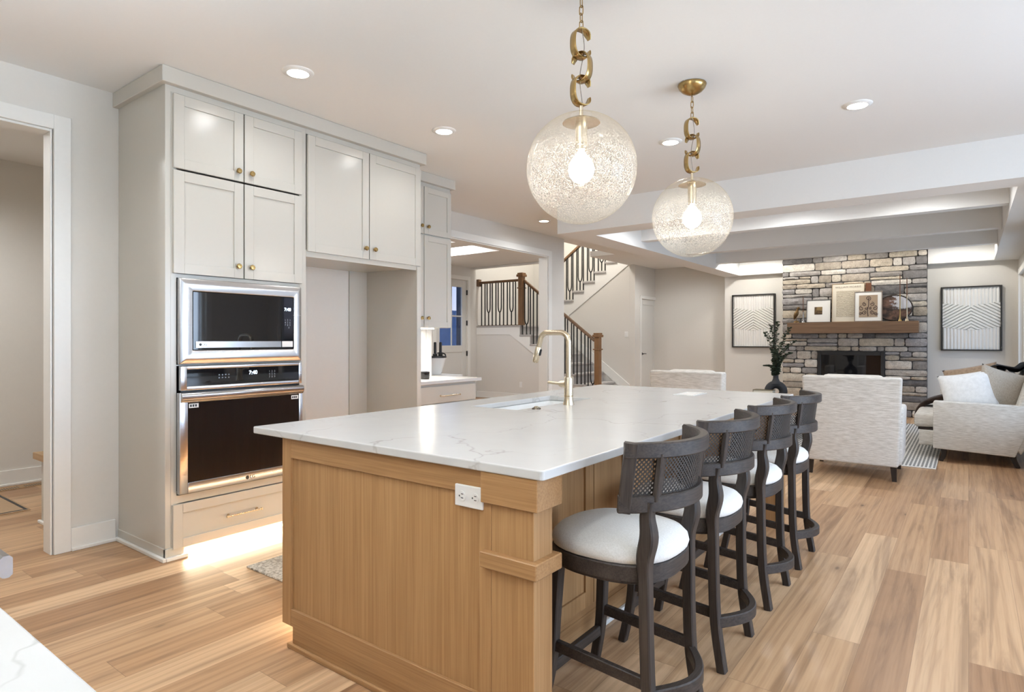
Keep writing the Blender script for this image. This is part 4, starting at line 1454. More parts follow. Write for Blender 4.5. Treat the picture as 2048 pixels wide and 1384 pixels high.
yu = YU + .03
t = thing('stair_railing', 'upper stair flight railing climbing past the hall ceiling edge', 'railing', (-6.5, yu, 2.5))
def rail_u(x): return 3.135 + (x + 7.452) * m1
obj('handrail', sweep(nb(), [(-7.95, yu, rail_u(-7.95)), (-5.2, yu, rail_u(-5.2))], HRP), M['handrail'], t)
for k_ in range(1, 9):
    z = LZ + RISE * .985 * k_; xa = -8.0 + .2745 * (k_ - 1)
    for x in (xa + .06, xa + .23): baluster(t, x, yu, z, rail_u(x) - .02)
    fork(t, xa + .145, yu, z, z + .20, rail_u(xa + .09) - .02, rail_u(xa + .2) - .02, .05)

# wall plates
t = thing('wall_outlet', 'white outlet low on the wall under the stair landing', 'outlet', (-7.755, YN, .335))
obj('plate', bevel(B(-7.79, -7.72, YN - .008, YN - .0005, .275, .395), .003, 1), M['plate'], t)
obj('socket', B(-7.772, -7.738, YN - .010, YN - .008, .30, .37), M['white'], t)
t = thing('light_switch', 'white light switch on the wall beside the closet door', 'switch', (-5.87, YU, 1.42))
obj('plate', bevel(B(-5.912, -5.832, YU - .008, YU - .0005, 1.36, 1.48), .003, 1), M['plate'], t)
obj('rocker', B(-5.89, -5.854, YU - .012, YU - .008, 1.385, 1.455), M['white'], t)

# ================================================================ FIREPLACE
t = thing('fireplace', 'tall stone chimney breast with a black linear firebox', 'fireplace', ((FX0 + FX1) / 2, FYF, 0))
rnd = random.Random(21)
bm = nb()
cl = bm.loops.layers.float_color.new('stone')
PAL = [(.42, .37, .30), (.50, .46, .39), (.36, .32, .27), (.55, .51, .45), (.30, .28, .26), (.44, .41, .37), (.25, .24, .235), (.48, .43, .35), (.16, .155, .155), (.40, .38, .36), (.58, .55, .50), (.34, .33, .33)]
FBX0, FBX1, FBZ0, FBZ1 = -2.192, -1.152, .42, 1.102


def stone(x0, x1, z0, z1):
    c = PAL[rnd.randrange(len(PAL))]
    j = rnd.uniform(.85, 1.12); c = tuple(min(1, v * j * 1.18) for v in c)
    g_ = .006
    x0 += g_; x1 -= g_; z0 += g_; z1 -= g_
    dep = rnd.uniform(.0, .030)
    yf = FYF - dep; yb = FYF + .05
    rough = rnd.uniform(.004, .014)
    nx = max(2, int((x1 - x0) / .05)); nz = max(2, int((z1 - z0) / .04))
    grid = []
    for i in range(nx + 1):
        colv = []
        for k_ in range(nz + 1):
            edge = (i in (0, nx)) or (k_ in (0, nz))
            corner = (i in (0, nx)) and (k_ in (0, nz))
            px = x0 + (x1 - x0) * i / nx; pz = z0 + (z1 - z0) * k_ / nz
            if corner:
                px += .008 if i == 0 else -.008; pz += .006 if k_ == 0 else -.006
            else:
                px += rnd.uniform(-.004, .004); pz += rnd.uniform(-.003, .003)
            colv.append(bm.verts.new((px, yf + (.014 if edge else 0) + rnd.uniform(-rough, rough), pz)))
        grid.append(colv)
    fs = []
    for i in range(nx):
        for k_ in range(nz):
            fs.append(bm.faces.new((grid[i][k_], grid[i + 1][k_], grid[i + 1][k_ + 1], grid[i][k_ + 1])))
    rim = [grid[i][0] for i in range(nx + 1)] + [grid[nx][k_] for k_ in range(1, nz + 1)] + [grid[i][nz] for i in range(nx - 1, -1, -1)] + [grid[0][k_] for k_ in range(nz - 1, 0, -1)]
    bk = [bm.verts.new((v.co.x, yb, v.co.z)) for v in rim]
    n_ = len(rim)
    for i in range(n_): fs.append(bm.faces.new((rim[i], bk[i], bk[(i + 1) % n_], rim[(i + 1) % n_])))
    for f in fs:
        for lp in f.loops: lp[cl] = (*c, 1)


def fill_row(xa, xb, z0, z1):
    x = xa; h = z1 - z0
    while x < xb - 1e-6:
        w = rnd.uniform(.10, .22) if rnd.random() < .4 else rnd.uniform(.24, .60)
        if xb - (x + w) < .10: w = xb - x
        if h > .14 and rnd.random() < .35 and w > .2:
            zm = z0 + h * rnd.choice((.4, .5, .62))
            stone(x, x + w, z0, zm)
            if rnd.random() < .5 and w > .3:
                xm = x + w * rnd.uniform(.35, .65); stone(x, xm, zm, z1); stone(xm, x + w, zm, z1)
            else: stone(x, x + w, zm, z1)
        else: stone(x, x + w, z0, z1)
        x += w


cuts = [0, .12, .26, FBZ0, .53, .69, .80, .95, FBZ1, 1.19, 1.33, 1.42, 1.60, 1.70, 1.86, 1.95, 2.08, 2.24, 2.33, 2.47, 2.56, 2.70, 2.80, 2.92]
for z0, z1 in zip(cuts, cuts[1:]):
    if z0 >= FBZ0 - .001 and z1 <= FBZ1 + .001:
        fill_row(FX0, FBX0, z0, z1); fill_row(FBX1, FX1, z0, z1)
    else: fill_row(FX0, FX1, z0, z1)
obj('stone_facing', bm, M['stone'], t, 0.6)
bm = nb()
box(bm, FX0 + .01, FBX0, FYF + .02, 12.448, 0, 2.925); box(bm, FBX1, FX1 - .01, FYF + .02, 12.448, 0, 2.925)
box(bm, FBX0, FBX1, FYF + .02, 12.448, 0, FBZ0); box(bm, FBX0, FBX1, FYF + .02, 12.448, FBZ1, 2.925)
obj('mortar_bed', bm, M['mortar'], t)
bm = nb()
yf = FYF - .03
for a in ((FBX0, FBX0 + .055, FBZ0, FBZ1), (FBX1 - .055, FBX1, FBZ0, FBZ1), (FBX0 + .055, FBX1 - .055, FBZ1 - .07, FBZ1), (FBX0 + .055, FBX1 - .055, FBZ0, FBZ0 + .06)):
    box(bm, a[0], a[1], yf, FYF + .2, a[2], a[3])
f_ = obj('firebox', bevel(bm, .004, 1), M['black'], t)
obj('fire_glass', B(FBX0 + .055, FBX1 - .055, yf + .02, yf + .026, FBZ0 + .06, FBZ1 - .07), M['blackglass'], f_)

o = obj('mantel_shelf', bevel(B(-2.665, -.655, 11.985, 12.165, 1.418, 1.616), .004, 2), M['mantelwood'])
tag(o, 'thick oak mantel shelf fixed across the stone chimney', 'mantel')
MZ = 1.6165


# --- pictures leaning on the mantel (shared builder: moulding frame, mount, picture)
def leaning(name, label, cat, x0, x1, h, y, lean, fw, fmat, mount, mm, pmat, dep=.022):
    """stands on the mantel with its foot at y, leaning back by `lean` radians"""
    t = thing(name, label, cat, ((x0 + x1) / 2, y, MZ))
    w = x1 - x0
    mx = Matrix.Translation(((x0 + x1) / 2, y, MZ)) @ Matrix.Rotation(-lean, 4, 'X')
    bm = nb()
    a = w / 2
    for q in ((-a, -a + fw, 0, h), (a - fw, a, 0, h), (-a + fw, a - fw, 0, fw), (-a + fw, a - fw, h - fw, h)):
        box(bm, q[0], q[1], -dep / 2, dep / 2, q[2], q[3])
    bevel(bm, .0015, 1)
    obj('frame', xform(bm, mx), fmat, t)
    b = B(-a + fw, a - fw, 0.0, dep / 2, fw, h - fw)
    if mount:
        obj('mount', xform(b, mx), mm, t)
        l_, r_, bt, tp = mount
        p = B(-a + fw + l_, a - fw - r_, -.0025, 0.0, fw + bt, h - fw - tp)
        obj('picture', xform(p, mx), pmat, t)
    else:
        obj('picture', xform(b, mx), pmat, t)
    return t, mx


def land_mat(name, sky, dark, mid, sc=5.0, split=.5):
    """a generic little landscape: dark trees, pale sky, warm ground"""
    g = G(name)
    sx = g.n('SeparateXYZ'); g.l(g.co('Generated'), sx.inputs[0])
    n1 = g.noise(g.co('Generated'), sc, 5, .65)
    z = g.math('ADD', sx.outputs[2], g.math('MULTIPLY', g.math('SUBTRACT', n1, .5), .5))
    base_ = g.ramp(z, [(.12, dark), (.30, mid), (.42, dark), (.52, sky), (1.0, tuple(min(1, s_ * 1.1) for s_ in sky))])
    xt = g.math('ADD', sx.outputs[0], g.math('MULTIPLY', g.math('SUBTRACT', g.noise(g.co('Generated'), sc * 1.6, 5, .7), .5), .9))
    tree = g.ramp(xt, [(split - .06, 1.0), (split + .05, 0.0)])
    g.base(g.mix(tree, base_, g.ramp(n1, [(.38, dark), (.62, mid)])))
    g.set(.5)
    return g.m


M['minipaint'] = land_mat('small_landscape', (.22, .15, .06), (.03, .018, .008), (.13, .075, .025), 4, .3)
M['ovalpaint'] = land_mat('oval_landscape', (.50, .50, .53), (.020, .012, .010), (.16, .085, .055), 4.5, .52)
M['mountw'] = paint('white_mount', (.78, .77, .73), .6)
M['mountc'] = paint('cream_paper', (.66, .61, .50), .7)
M['frameblack'] = paint('thin_black_frame', (.02, .018, .016), .4)
M['frametan'] = wood('pale_wood_frame', (.30, .20, .11), (.42, .30, .18), 2, .5, 2)
M['framegrey'] = wood('grey_wood_frame', (.20, .16, .13), (.30, .25, .20), 2, .5, 2)


def leaf_pattern():
    g = G('scrolling_leaf_print')
    n1 = g.noise(g.mapped((34, 34, 34)), 1.0, 3, .6, 3.0)
    wv = g.n('TexWave', wave_type='RINGS'); g.l(g.mapped((26, 26, 26)), wv.inputs[0]); wv.inputs['Distortion'].default_value = 9; wv.inputs['Detail'].default_value = 3; wv.inputs['Scale'].default_value = .8
    f = g.math('ADD', g.math('MULTIPLY', n1, .6), g.math('MULTIPLY', wv.outputs[1], .4))
    g.base(g.ramp(f, [(.40, (.27, .23, .17)), (.52, (.60, .54, .42))]))
    g.set(.7)
    return g.m


M['leafprint'] = leaf_pattern()
M['tanprint'] = paint('tan_print_ground', (.33, .245, .165), .7)
M['inkbrown'] = paint('plum_ink', (.055, .030, .032), .7)

leaning('framed_picture', 'small square picture with a broad white mount and tiny dark landscape', 'picture', -2.352, -1.957, .408, 12.045, .10, .006, M['frameblack'], (.125, .13, .135, .125), M['mountw'], M['minipaint'], .028)
t, mx = leaning('framed_poster', 'tall cream poster with a pale leaf pattern under printed capitals', 'picture', -1.945, -1.440, .678, 12.070, .075, .008, M['frametan'], (.062, .058, .085, .12), M['mountc'], M['leafprint'], .02)
o_ = mx @ Vector((0, -.0035, .612))
text_mesh('lettering', 'WILLIAM MORRIS', .046, M['framegrey'], t, o_, (1, 0, 0), (mx.to_3x3() @ Vector((0, 0, 1))), spacing=1.15)
t, mx = leaning('framed_picture', 'grey wood framed botanical print on tan paper with white mount', 'picture', -1.588, -1.170, .522, 12.035, .07, .012, M['framegrey'], (.058, .058, .062, .055), M['mountw'], M['tanprint'], .024)
bm = nb()
def curl(cx, cz, r, a0, turns, s):
    pts = []
    for i in range(26):
        a = a0 + s * 2 * PI * turns * i / 25; rr = r * (1 - .8 * i / 25)
        pts.append((cx + rr * math.cos(a), -.0042, cz + rr * math.sin(a)))
    tube(bm, pts, .0042, 5, ref=(0, 1, 0))
tube(bm, smooth_path([(0, -.0042, .09), (-.01, -.0042, .2), (.008, -.0042, .30), (0, -.0042, .39)], 6), .0055, 5, ref=(0, 1, 0))
curl(0, .40, .042, -1.2, 1.5, 1)
for s in (-1, 1):
    curl(s * .055, .30, .035, PI / 2 if s > 0 else PI / 2, 1.3, -s); curl(s * .10, .23, .040, PI / 2, 1.2, -s)
    curl(s * .065, .155, .038, PI / 2, 1.4, s); curl(s * .115, .135, .028, 0, 1.2, -s); curl(s * .035, .225, .025, 1, 1.1, s)
obj('plant_drawing', xform(bm, mx), M['inkbrown'], t, 3.1)

# wooden block behind the botanical print
o = obj('wood_block', bevel(xform(B(-.045, .045, -.012, .012, 0, .672), Matrix.Translation((-1.385, 12.105, MZ)) @ Matrix.Rotation(-.06, 4, 'X')), .003, 1), wood('red_brown_wood', (.10, .035, .015), (.18, .07, .03), 2, .4, 2))
tag(o, 'red-brown wooden board standing behind the poster and botanical print', 'board')

# oval painting
t = thing('oval_painting', 'oval dark-framed landscape painting leaning on the mantel right end', 'picture', (-1.0, 12.06, MZ))
mx = Matrix.Translation((-1.0, 12.085, MZ + .225)) @ Matrix.Rotation(-.07, 4, 'X')
ell = [(.255 * math.cos(2 * PI * i / 48), .214 * math.sin(2 * PI * i / 48)) for i in range(48)]
bm = nb(); sweep(bm, [(x, 0, z) for x, z in ell], circ(.010, 8), ref=(0, 1, 0), closed=True)
obj('frame', xform(bm, mx), M['darkleg'], t, 3.1)
bm = nb(); prism(bm, ell, 1, -.004, .006)
obj('picture', xform(bm, mx), M['ovalpaint'], t)


# candlesticks: trumpet foot, slim stem, socket, thin candle
M['candle'] = paint('brown_taper', (.12, .055, .03), .5)


def candlestick(x, y, h_stick, h_all, mat, label):
    t = thing('candlestick', label, 'candlestick', (x, y, MZ), 'slim candlesticks on the mantel')
    obj('stick', lathe(nb(), [(0, .0), (.030, .0), (.028, .006), (.014, .04), (.0085, .10), (.007, h_stick - .03), (.011, h_stick - .02), (.012, h_stick), (0, h_stick)], 20, (x, y, MZ + .0005)), mat, t, 0.9)
    obj('candle', lathe(nb(), [(.0075, h_stick - .005), (.0065, h_all), (0, h_all + .004)], 12, (x, y, MZ)), M['candle'], t, 0.9)


candlestick(-2.405, 12.05, .19, .47, M['steelh'], 'short silver candlestick with a brown taper beside the bird figurine')
candlestick(-.915, 12.02, .44, .775, M['brass'], 'tall brass candlestick with a brown taper before the oval painting')
candlestick(-.818, 12.03, .42, .712, M['champagne'], 'pale trumpet-footed candlestick at the oval painting\'s right edge')

# bird figurine: rounded body, head, beak, tail, legs on a rock
t = thing('bird_figurine', 'small bronze bird figurine at the mantel left end', 'figurine', (-2.52, 12.05, MZ))
mb = metal('dark_bronze', (.16, .10, .045), .45)
bm = lathe(nb(), [(0, .0), (.05, .0), (.047, .018), (.03, .034), (.0, .04)], 12, (-2.52, 12.05, MZ + .0005))
obj('base', bm, mb, t, 0.9)
bm = nb()
body = smooth_path([(-2.560, 12.05, MZ + .055), (-2.545, 12.05, MZ + .10), (-2.525, 12.05, MZ + .15), (-2.508, 12.05, MZ + .195), (-2.500, 12.05, MZ + .235), (-2.488, 12.05, MZ + .262), (-2.470, 12.05, MZ + .265), (-2.450, 12.05, MZ + .258)], 4)
rr = [.006, .022, .036, .040, .030, .021, .022, .024, .012, .003]
sc = [(rr[int(i / (len(body) - 1) * (len(rr) - 1))] + (rr[min(len(rr) - 1, int(i / (len(body) - 1) * (len(rr) - 1)) + 1)] - rr[int(i / (len(body) - 1) * (len(rr) - 1))]) * ((i / (len(body) - 1) * (len(rr) - 1)) % 1)) for i in range(len(body))]
sweep(bm, body, circ(1.0, 12), ref=(0, 1, 0), scale=sc)
obj('body', bm, mb, t, 3.1)
bm = nb()
for s in (-1, 1): tube(bm, [(-2.52, 12.05 + s * .015, MZ + .03), (-2.528, 12.05 + s * .015, MZ + .13)], .005, 6, ref=(1, 0, 0))
obj('legs', bm, mb, t)


# --- relief panels on both sides of the chimney
def relief_panel(x0, x1, z0, z1, label):
    t = thing('relief_panel', label, 'wall art', ((x0 + x1) / 2, 12.45, z0), 'chevron relief panels beside the chimney')
    fw = .022; yf, yb = 12.385, 12.449
    bm = nb()
    for a in ((x0, x0 + fw, z0, z1), (x1 - fw, x1, z0, z1), (x0 + fw, x1 - fw, z0, z0 + fw), (x0 + fw, x1 - fw, z1 - fw, z1)): box(bm, a[0], a[1], yf, yb, a[2], a[3])
    obj('frame', bevel(bm, .002, 1), M['frameblack'], t)
    # relief sheet: height field, ribs in a chevron band between two bands of upright ribs
    NX, NZ = 150, 190
    xa, xb, za, zb2 = x0 + fw, x1 - fw, z0 + fw, z1 - fw
    bm = nb(); W_, H_ = xb - xa, zb2 - za
    def hgt(u, v):          # u in [-1,1], v in [0,1] from below
        au = abs(u)
        lo = .36 + .05 * au - .05; hi = .70 + .06 * au
        if lo < v < hi:
            ph = (v * H_ + au * W_ / 2 * .62) / .052
            f_ = ph % 1.0; return .030 * min(1.0, min(f_, 1 - f_) / .17)
        ph = u * W_ / 2 / .047
        return .012 + .016 * abs(math.sin(PI * ph)) ** .7
    g_ = [[bm.verts.new((xa + W_ * i / NX, yb - .008 - hgt(2 * i / NX - 1, j / NZ), za + H_ * j / NZ)) for j in range(NZ + 1)] for i in range(NX + 1)]
    for i in range(NX):
        for j in range(NZ): bm.faces.new((g_[i][j], g_[i + 1][j], g_[i + 1][j + 1], g_[i][j + 1]))
    obj('relief', bm, M['mountw'], t)
    return t


relief_panel(-3.782, -2.976, 1.155, 2.195, 'white chevron relief panel framed in black left of the chimney')
relief_panel(-.368, .428, 1.125, 2.175, 'white chevron relief panel framed in black right of the chimney')

# ================================================================ LIVING ROOM FURNITURE
t = thing('area_rug', 'black and white striped rug under the living room seating', 'rug', (-1.8, 9.2, 0))
def rug_mat():
    g = G('striped_rug')
    sx = g.n('SeparateXYZ'); g.l(g.co(), sx.inputs[0])
    f = g.math('FRACT', g.math('DIVIDE', sx.outputs[0], .034))
    n1 = g.noise(g.co(), 90, 2)
    st = g.math('GREATER_THAN', g.math('ADD', f, g.math('MULTIPLY', g.math('SUBTRACT', n1, .5), .3)), .45)
    cross = g.math('GREATER_THAN', g.math('FRACT', g.math('DIVIDE', sx.outputs[1], .05)), .30)
    g.base(g.mix(g.math('MULTIPLY', st, cross), (.60, .58, .54), (.035, .035, .037)))
    g.set(.95); g.bump(n1, .4, .004)
    return g.m
M['rug'] = rug_mat()
obj('pile', bevel(B(-3.45, -.262, 7.46, 11.2, .0005, .012), .003, 1), M['rug'], t)
obj('border', bevel(B(-3.45, -.262, 7.445, 7.46, .0005, .011), .002, 1), M['mountw'], t)


def rounded_box(x0, x1, y0, y1, z0, z1, r=.03, seg=3): return bevel(B(x0, x1, y0, y1, z0, z1), r, seg)


def make_armchair():
    """faces +y; origin on the floor under the middle of the back edge"""
    t = thing('armchair', 'x', 'armchair', (0, 0, 0), 'cream armchairs facing the fireplace')
    bm = nb()
    # slightly flared back: wider at the top, leaning
    v = box(bm, -.385, .385, 0, .15, .135, .955)
    for p in v:
        if p.co.z > .5: p.co.x *= 1.075; p.co.y -= .04
    obj('back', bevel(bm, .022, 3), M['boucle'], t, 0.9)
    for s in (-1, 1):
        bm = nb()
        v = box(bm, *sorted((s * .275, s * .405)), .10, .80, .135, .655)
        for p in v:
            if p.co.z > .5 and abs(p.co.x) > .35: p.co.x += s * .012
        obj('arm', bevel(bm, .030, 3), M['boucle'], t, 0.9)
    obj('base', rounded_box(-.30, .30, .10, .78, .135, .32, .02), M['boucle'], t, 0.9)
    obj('seat_cushion', rounded_box(-.272, .272, .15, .83, .32, .475, .045), M['boucle'], t, 0.9)
    bm = nb(); v = box(bm, -.265, .265, .15, .30, .47, .965)
    for p in v:
        if p.co.z > .6: p.co.y -= .04
    obj('back_cushion', bevel(bm, .05, 3), M['boucle'], t, 0.9)
    for sx in (-1, 1):
        for y in (.055, .74):
            bm = nb(); v = box(bm, sx * .345 - .026, sx * .345 + .026, y - .026, y + .026, 0, .14)
            for p in v:
                if p.co.z < .01: p.co.x = sx * .345 + (p.co.x - sx * .345) * .7 + sx * .006; p.co.y = y + (p.co.y - y) * .7
            obj('leg', bm, M['darkleg'], t)
    return t


a0 = make_armchair(); a1 = copy_tree(a0)
a0.location = (-.895, 6.53, 0); a0.rotation_euler = (0, 0, math.radians(1.5)); a0['label'] = 'cream woven armchair seen from behind, in front of the fireplace'
a1.location = (-2.50, 6.55, 0); a1.rotation_euler = (0, 0, math.radians(-1)); a1['label'] = 'cream woven armchair whose back top just shows over the island'

# --- sofa along the window wall, facing -x
t = thing('sofa', 'long cream woven sofa under the windows, near arm towards the kitchen', 'sofa', (.1, 9.1, 0))
SY0_, SY1_ = 7.95, 10.20
def arm(y0, y1, lab):
    bm = nb()
    poly = [(-.305, .142), (.375, .115), (.44, .30), (.50, .615), (.47, .632), (-.29, .645), (-.305, .635)]
    prism(bm, poly, 1, y0, y1)
    obj('arm', bevel(bm, .018, 3), M['boucle'], t, 0.9)
arm(SY0_, SY0_ + .16, 0); arm(SY1_ - .16, SY1_, 0)
obj('base', rounded_box(-.44, .44, SY0_ + .163, SY1_ - .163, .142, .315, .02), M['boucle'], t, 0.9)
bm = nb()
prism(bm, [(.30, .30), (.42, .135), (.50, .30), (.618, .93), (.60, .965), (.55, .975), (.50, .955)], 1, SY0_ + .02, SY1_ - .02)
obj('back', bevel(bm, .025, 3), M['boucle'], t, 0.9)
for y0, y1 in ((SY0_ + .165, (SY0_ + SY1_) / 2 - .003), ((SY0_ + SY1_) / 2 + .003, SY1_ - .165)):
    obj('seat_cushion', rounded_box(-.485, .33, y0, y1, .335, .495, .04), M['boucle'], t, 0.9)
obj('back_cushion', rounded_box(.15, .44, 8.62, 9.62, .497, .945, .06), M['boucle'], t, 0.9)
obj('seat_shadow_gap', B(-.45, .3, SY0_ + .17, SY1_ - .17, .315, .336), M['darkleg'], t)  # dark slab standing in for the shadow gap below the cushions
for x in (-.22, .36):
    for y in (SY0_ + .08, SY1_ - .08):
        bm = nb(); pts = smooth_path([(x, y, .15), (x + .01, y, .08), (x + (.045 if x > 0 else -.02), y, .0)], 4)
        obj('leg', sweep(bm, pts, rect(.048, .052, .005), ref=(1, 0, 0), scale=[1.05 - .35 * i / (len(pts) - 1) for i in range(len(pts))]), M['darkleg'], t)


def pillow_mesh(w, h, th, n=20, pinch=.07):
    bm = nb()
    def P(i, j, s):
        u = 2 * i / n - 1; v = 2 * j / n - 1
        k1 = 1 - pinch * (1 - u * u); k2 = 1 - pinch * (1 - v * v)
        d = th / 2 * (max(0, 1 - abs(u) ** 2.6) ** .55) * (max(0, 1 - abs(v) ** 2.6) ** .55)
        return (u * w / 2 * k2, s * d, v * h / 2 * k1)
    top = [[bm.verts.new(P(i, j, -1)) for j in range(n + 1)] for i in range(n + 1)]
    bot = [[top[i][j] if i in (0, n) or j in (0, n) else bm.verts.new(P(i, j, 1)) for j in range(n + 1)] for i in range(n + 1)]
    for i in range(n):
        for j in range(n):
            bm.faces.new((top[i][j], top[i + 1][j], top[i + 1][j + 1], top[i][j + 1]))
            bm.faces.new((bot[i][j], bot[i][j + 1], bot[i + 1][j + 1], bot[i + 1][j]))
    return bm


def pillow(label, w, h, th, c, rot, mat, name='throw_pillow'):
    mx = Matrix.Translation(c) @ Matrix.Rotation(rot[2], 4, 'Z') @ Matrix.Rotation(rot[0], 4, 'X') @ Matrix.Rotation(rot[1], 4, 'Y')
    o = obj(name, xform(pillow_mesh(w, h, th), mx), M[mat], None, 3.1)
    return tag(o, label, 'pillow', 'pillows on the sofa')


pillow('plump white pillow at the near end of the sofa', .50, .48, .19, (.000, 8.28, .715), (-.22, -.20, -.08), 'whitepillow')
pillow('beige linen pillow with stitched squares behind the white pillow', .46, .50, .18, (.265, 8.36, .745), (-.15, .30, .55), 'beigepillow')
pillow('taupe pillow wedged against the sofa back by the near arm', .40, .44, .12, (.40, 8.55, .72), (-.12, .35, 1.1), 'brownpillow')
pillow('tan pillow peeking out above the white pillow', .52, .42, .17, (.04, 8.80, .80), (-.30, -.24, -.15), 'tanpillow')
# dark throws
bm = nb()
def drape(path, width, axis, th, wob, seedv):
    r_ = random.Random(seedv)
    sweep(bm, smooth_path(path, 5), lambda i: [(a * (1 + wob * math.sin(i * .9 + a * 30)), b) for a, b in rect(width, th, th * .3)], ref=axis)
drape([(.30, 9.0, .53), (.38, 9.0, .80), (.44, 9.0, .985), (.53, 9.0, 1.012), (.60, 9.0, .99), (.625, 9.0, .80)], .55, (0, 0, 1), .03, .06, 3)
bm.free()
bm = nb()
NXU, NYV = 26, 18
g_ = []
for i in range(NXU + 1):
    s = i / NXU
    pth = smooth_path([(.09, 0, .68), (.125, 0, .88), (.24, 0, .985), (.36, 0, .972), (.44, 0, .965), (.50, 0, 1.01), (.57, 0, 1.01), (.618, 0, .95)], 6)
    p = pth[min(len(pth) - 1, int(s * (len(pth) - 1)))]
    col_ = []
    for j in range(NYV + 1):
        v = j / NYV
        y = 8.62 + .85 * v + .03 * math.sin(6 * s)
        bump_ = .022 * math.sin(v * 17 + s * 3) + .018 * math.sin(v * 7.3 + 1)
        col_.append(bm.verts.new((min(p.x - .3 * bump_, .625), y, p.z + bump_ * .9 + .035 * math.exp(-((v - .25) / .12) ** 2))))
    g_.append(col_)
for i in range(NXU):
    for j in range(NYV): bm.faces.new((g_[i][j], g_[i + 1][j], g_[i + 1][j + 1], g_[i][j + 1]))
bmesh.ops.solidify(bm, geom=bm.faces[:], thickness=.014)
o = obj('throw_blanket', bm, M['darkthrow'], None, 3.1)
tag(o, 'dark navy knitted throw heaped over the sofa back', 'blanket')
bm = nb()
pth = smooth_path([(-.505, 9.05, .30), (-.495, 9.05, .43), (-.44, 9.05, .52), (-.33, 9.05, .580), (-.20, 9.05, .62), (-.05, 9.05, .645), (.12, 9.05, .665)], 5)
sweep(bm, pth, rect(.34, .055, .016), ref=(0, 0, 1))
o = obj('throw_blanket', bm, M['brownthrow'], None, 3.1)
tag(o, 'dark brown fur throw arched over the sofa seat beside the tan pillow', 'blanket')

# --- coffee table with vase, branches, books
t = thing('coffee_table', 'round dark coffee table behind the island holding a black vase', 'table', (-2.0, 8.9, 0))
obj('tabletop', lathe(nb(), [(0, .41), (.50, .41), (.51, .418), (.51, .442), (.50, .45), (0, .45)], 48, (-2.0, 8.9, 0)), M['darkleg'], t, 0.9)
for i in range(4):
    a = PI / 4 + PI / 2 * i
    obj('leg', tube(nb(), [(-2.0 + .36 * math.cos(a), 8.9 + .36 * math.sin(a), .41), (-2.0 + .42 * math.cos(a), 8.9 + .42 * math.sin(a), .0125)], .022, 10, ref=(1, 0, 0)), M['darkleg'], t)
vx, vy, vz = -2.118, 8.88, .4505
t = thing('vase', 'matte black arched vase with a round hole on the coffee table', 'vase', (vx, vy, vz))
cd, sd_ = math.cos(.35), math.sin(.35)
ring = [(vx + .094 * math.cos(2 * PI * i / 40) * cd, vy + .094 * math.cos(2 * PI * i / 40) * sd_, vz + .145 + .094 * math.sin(2 * PI * i / 40)) for i in range(40)]
obj('ring_body', sweep(nb(), ring, circ(.054, 18), ref=(-sd_, cd, 0), closed=True), M['blackmatte'], t, 3.1)
obj('foot', lathe(nb(), [(0, 0), (.055, 0), (.05, .02), (.02, .03), (0, .03)], 24, (vx, vy, vz)), M['blackmatte'], t, 3.1)
obj('neck', lathe(nb(), [(.075, .25), (.048, .29), (.036, .32), (.034, .352), (.038, .362), (.032, .360), (.028, .33), (.0, .31)], 28, (vx, vy, vz)), M['blackmatte'], t, 3.1)
gl_ = G('eucalyptus_leaf')
gl_.base(gl_.ramp(gl_.noise(gl_.co(), 25, 2), [(.35, (.028, .045, .026)), (.65, (.08, .105, .065))])); gl_.set(.6)
M['leaf'] = gl_.m
M['twig'] = paint('brown_twig', (.07, .045, .025), .8)
tips = [(-.13, 1.40), (-.03, 1.50), (.06, 1.545), (.15, 1.46), (.25, 1.28), (-.12, .94), (.17, 1.12), (-.05, 1.15)]
rl = random.Random(5)
Rx, Ry = math.cos(math.radians(36.77)), math.sin(math.radians(36.77))
blabels = ['eucalyptus branch leaning out left across the relief panel', 'eucalyptus branch standing almost upright in the black vase', 'tallest eucalyptus branch in the black vase', 'eucalyptus branch just right of the tallest one',
           'eucalyptus branch leaning out right over the stone', 'short leafy eucalyptus branch low on the left of the vase', 'short eucalyptus branch leaning right above the vase', 'mid-height eucalyptus branch left of the vase centre']
for (off, zt), lb_ in zip(tips, blabels):
    tb = thing('eucalyptus_branch', lb_, 'branch', (vx, vy, vz + .33), 'eucalyptus branches in the black vase')
    dep = rl.uniform(-.12, .12)
    p0_ = Vector((vx, vy, vz + .33)); p3 = Vector((vx + off * Rx + dep * -Ry, vy + off * Ry + dep * Rx, zt))
    mid = p0_.lerp(p3, .5) + Vector((-off * .25 * Rx, -off * .25 * Ry, .06))
    pts = smooth_path([p0_, mid, p3], 10)
    obj('stem', tube(nb(), pts, .0035, 6, ref=(1, .2, 0)), M['twig'], tb)
    bm = nb()
    for i in range(2, len(pts)):
        fr = i / len(pts)
        for s in range(7):
            c_ = pts[i] if i >= len(pts) - 1 else pts[i].lerp(pts[i + 1], rl.random())
            ang = rl.uniform(0, 2 * PI); r_ = rl.uniform(.014, .024) * (1.3 - .6 * fr)
            d_ = Vector((math.cos(ang), math.sin(ang), rl.uniform(.1, .7))).normalized()
            cc = c_ + d_ * (r_ + .008)
            sd2 = d_.cross(Vector((0, 0, 1))).normalized(); up_ = sd2.cross(d_)
            sd2 = (sd2 + up_ * rl.uniform(-.8, .8)).normalized()
            vs_ = []
            for k_ in range(7):
                a = 2 * PI * k_ / 7
                vs_.append(bm.verts.new(cc + d_ * r_ * math.cos(a) + sd2 * r_ * .85 * math.sin(a)))
            bm.faces.new(vs_)
    lo = obj('leaves', bm, M['leaf'], tb)
    lo['kind'] = 'stuff'
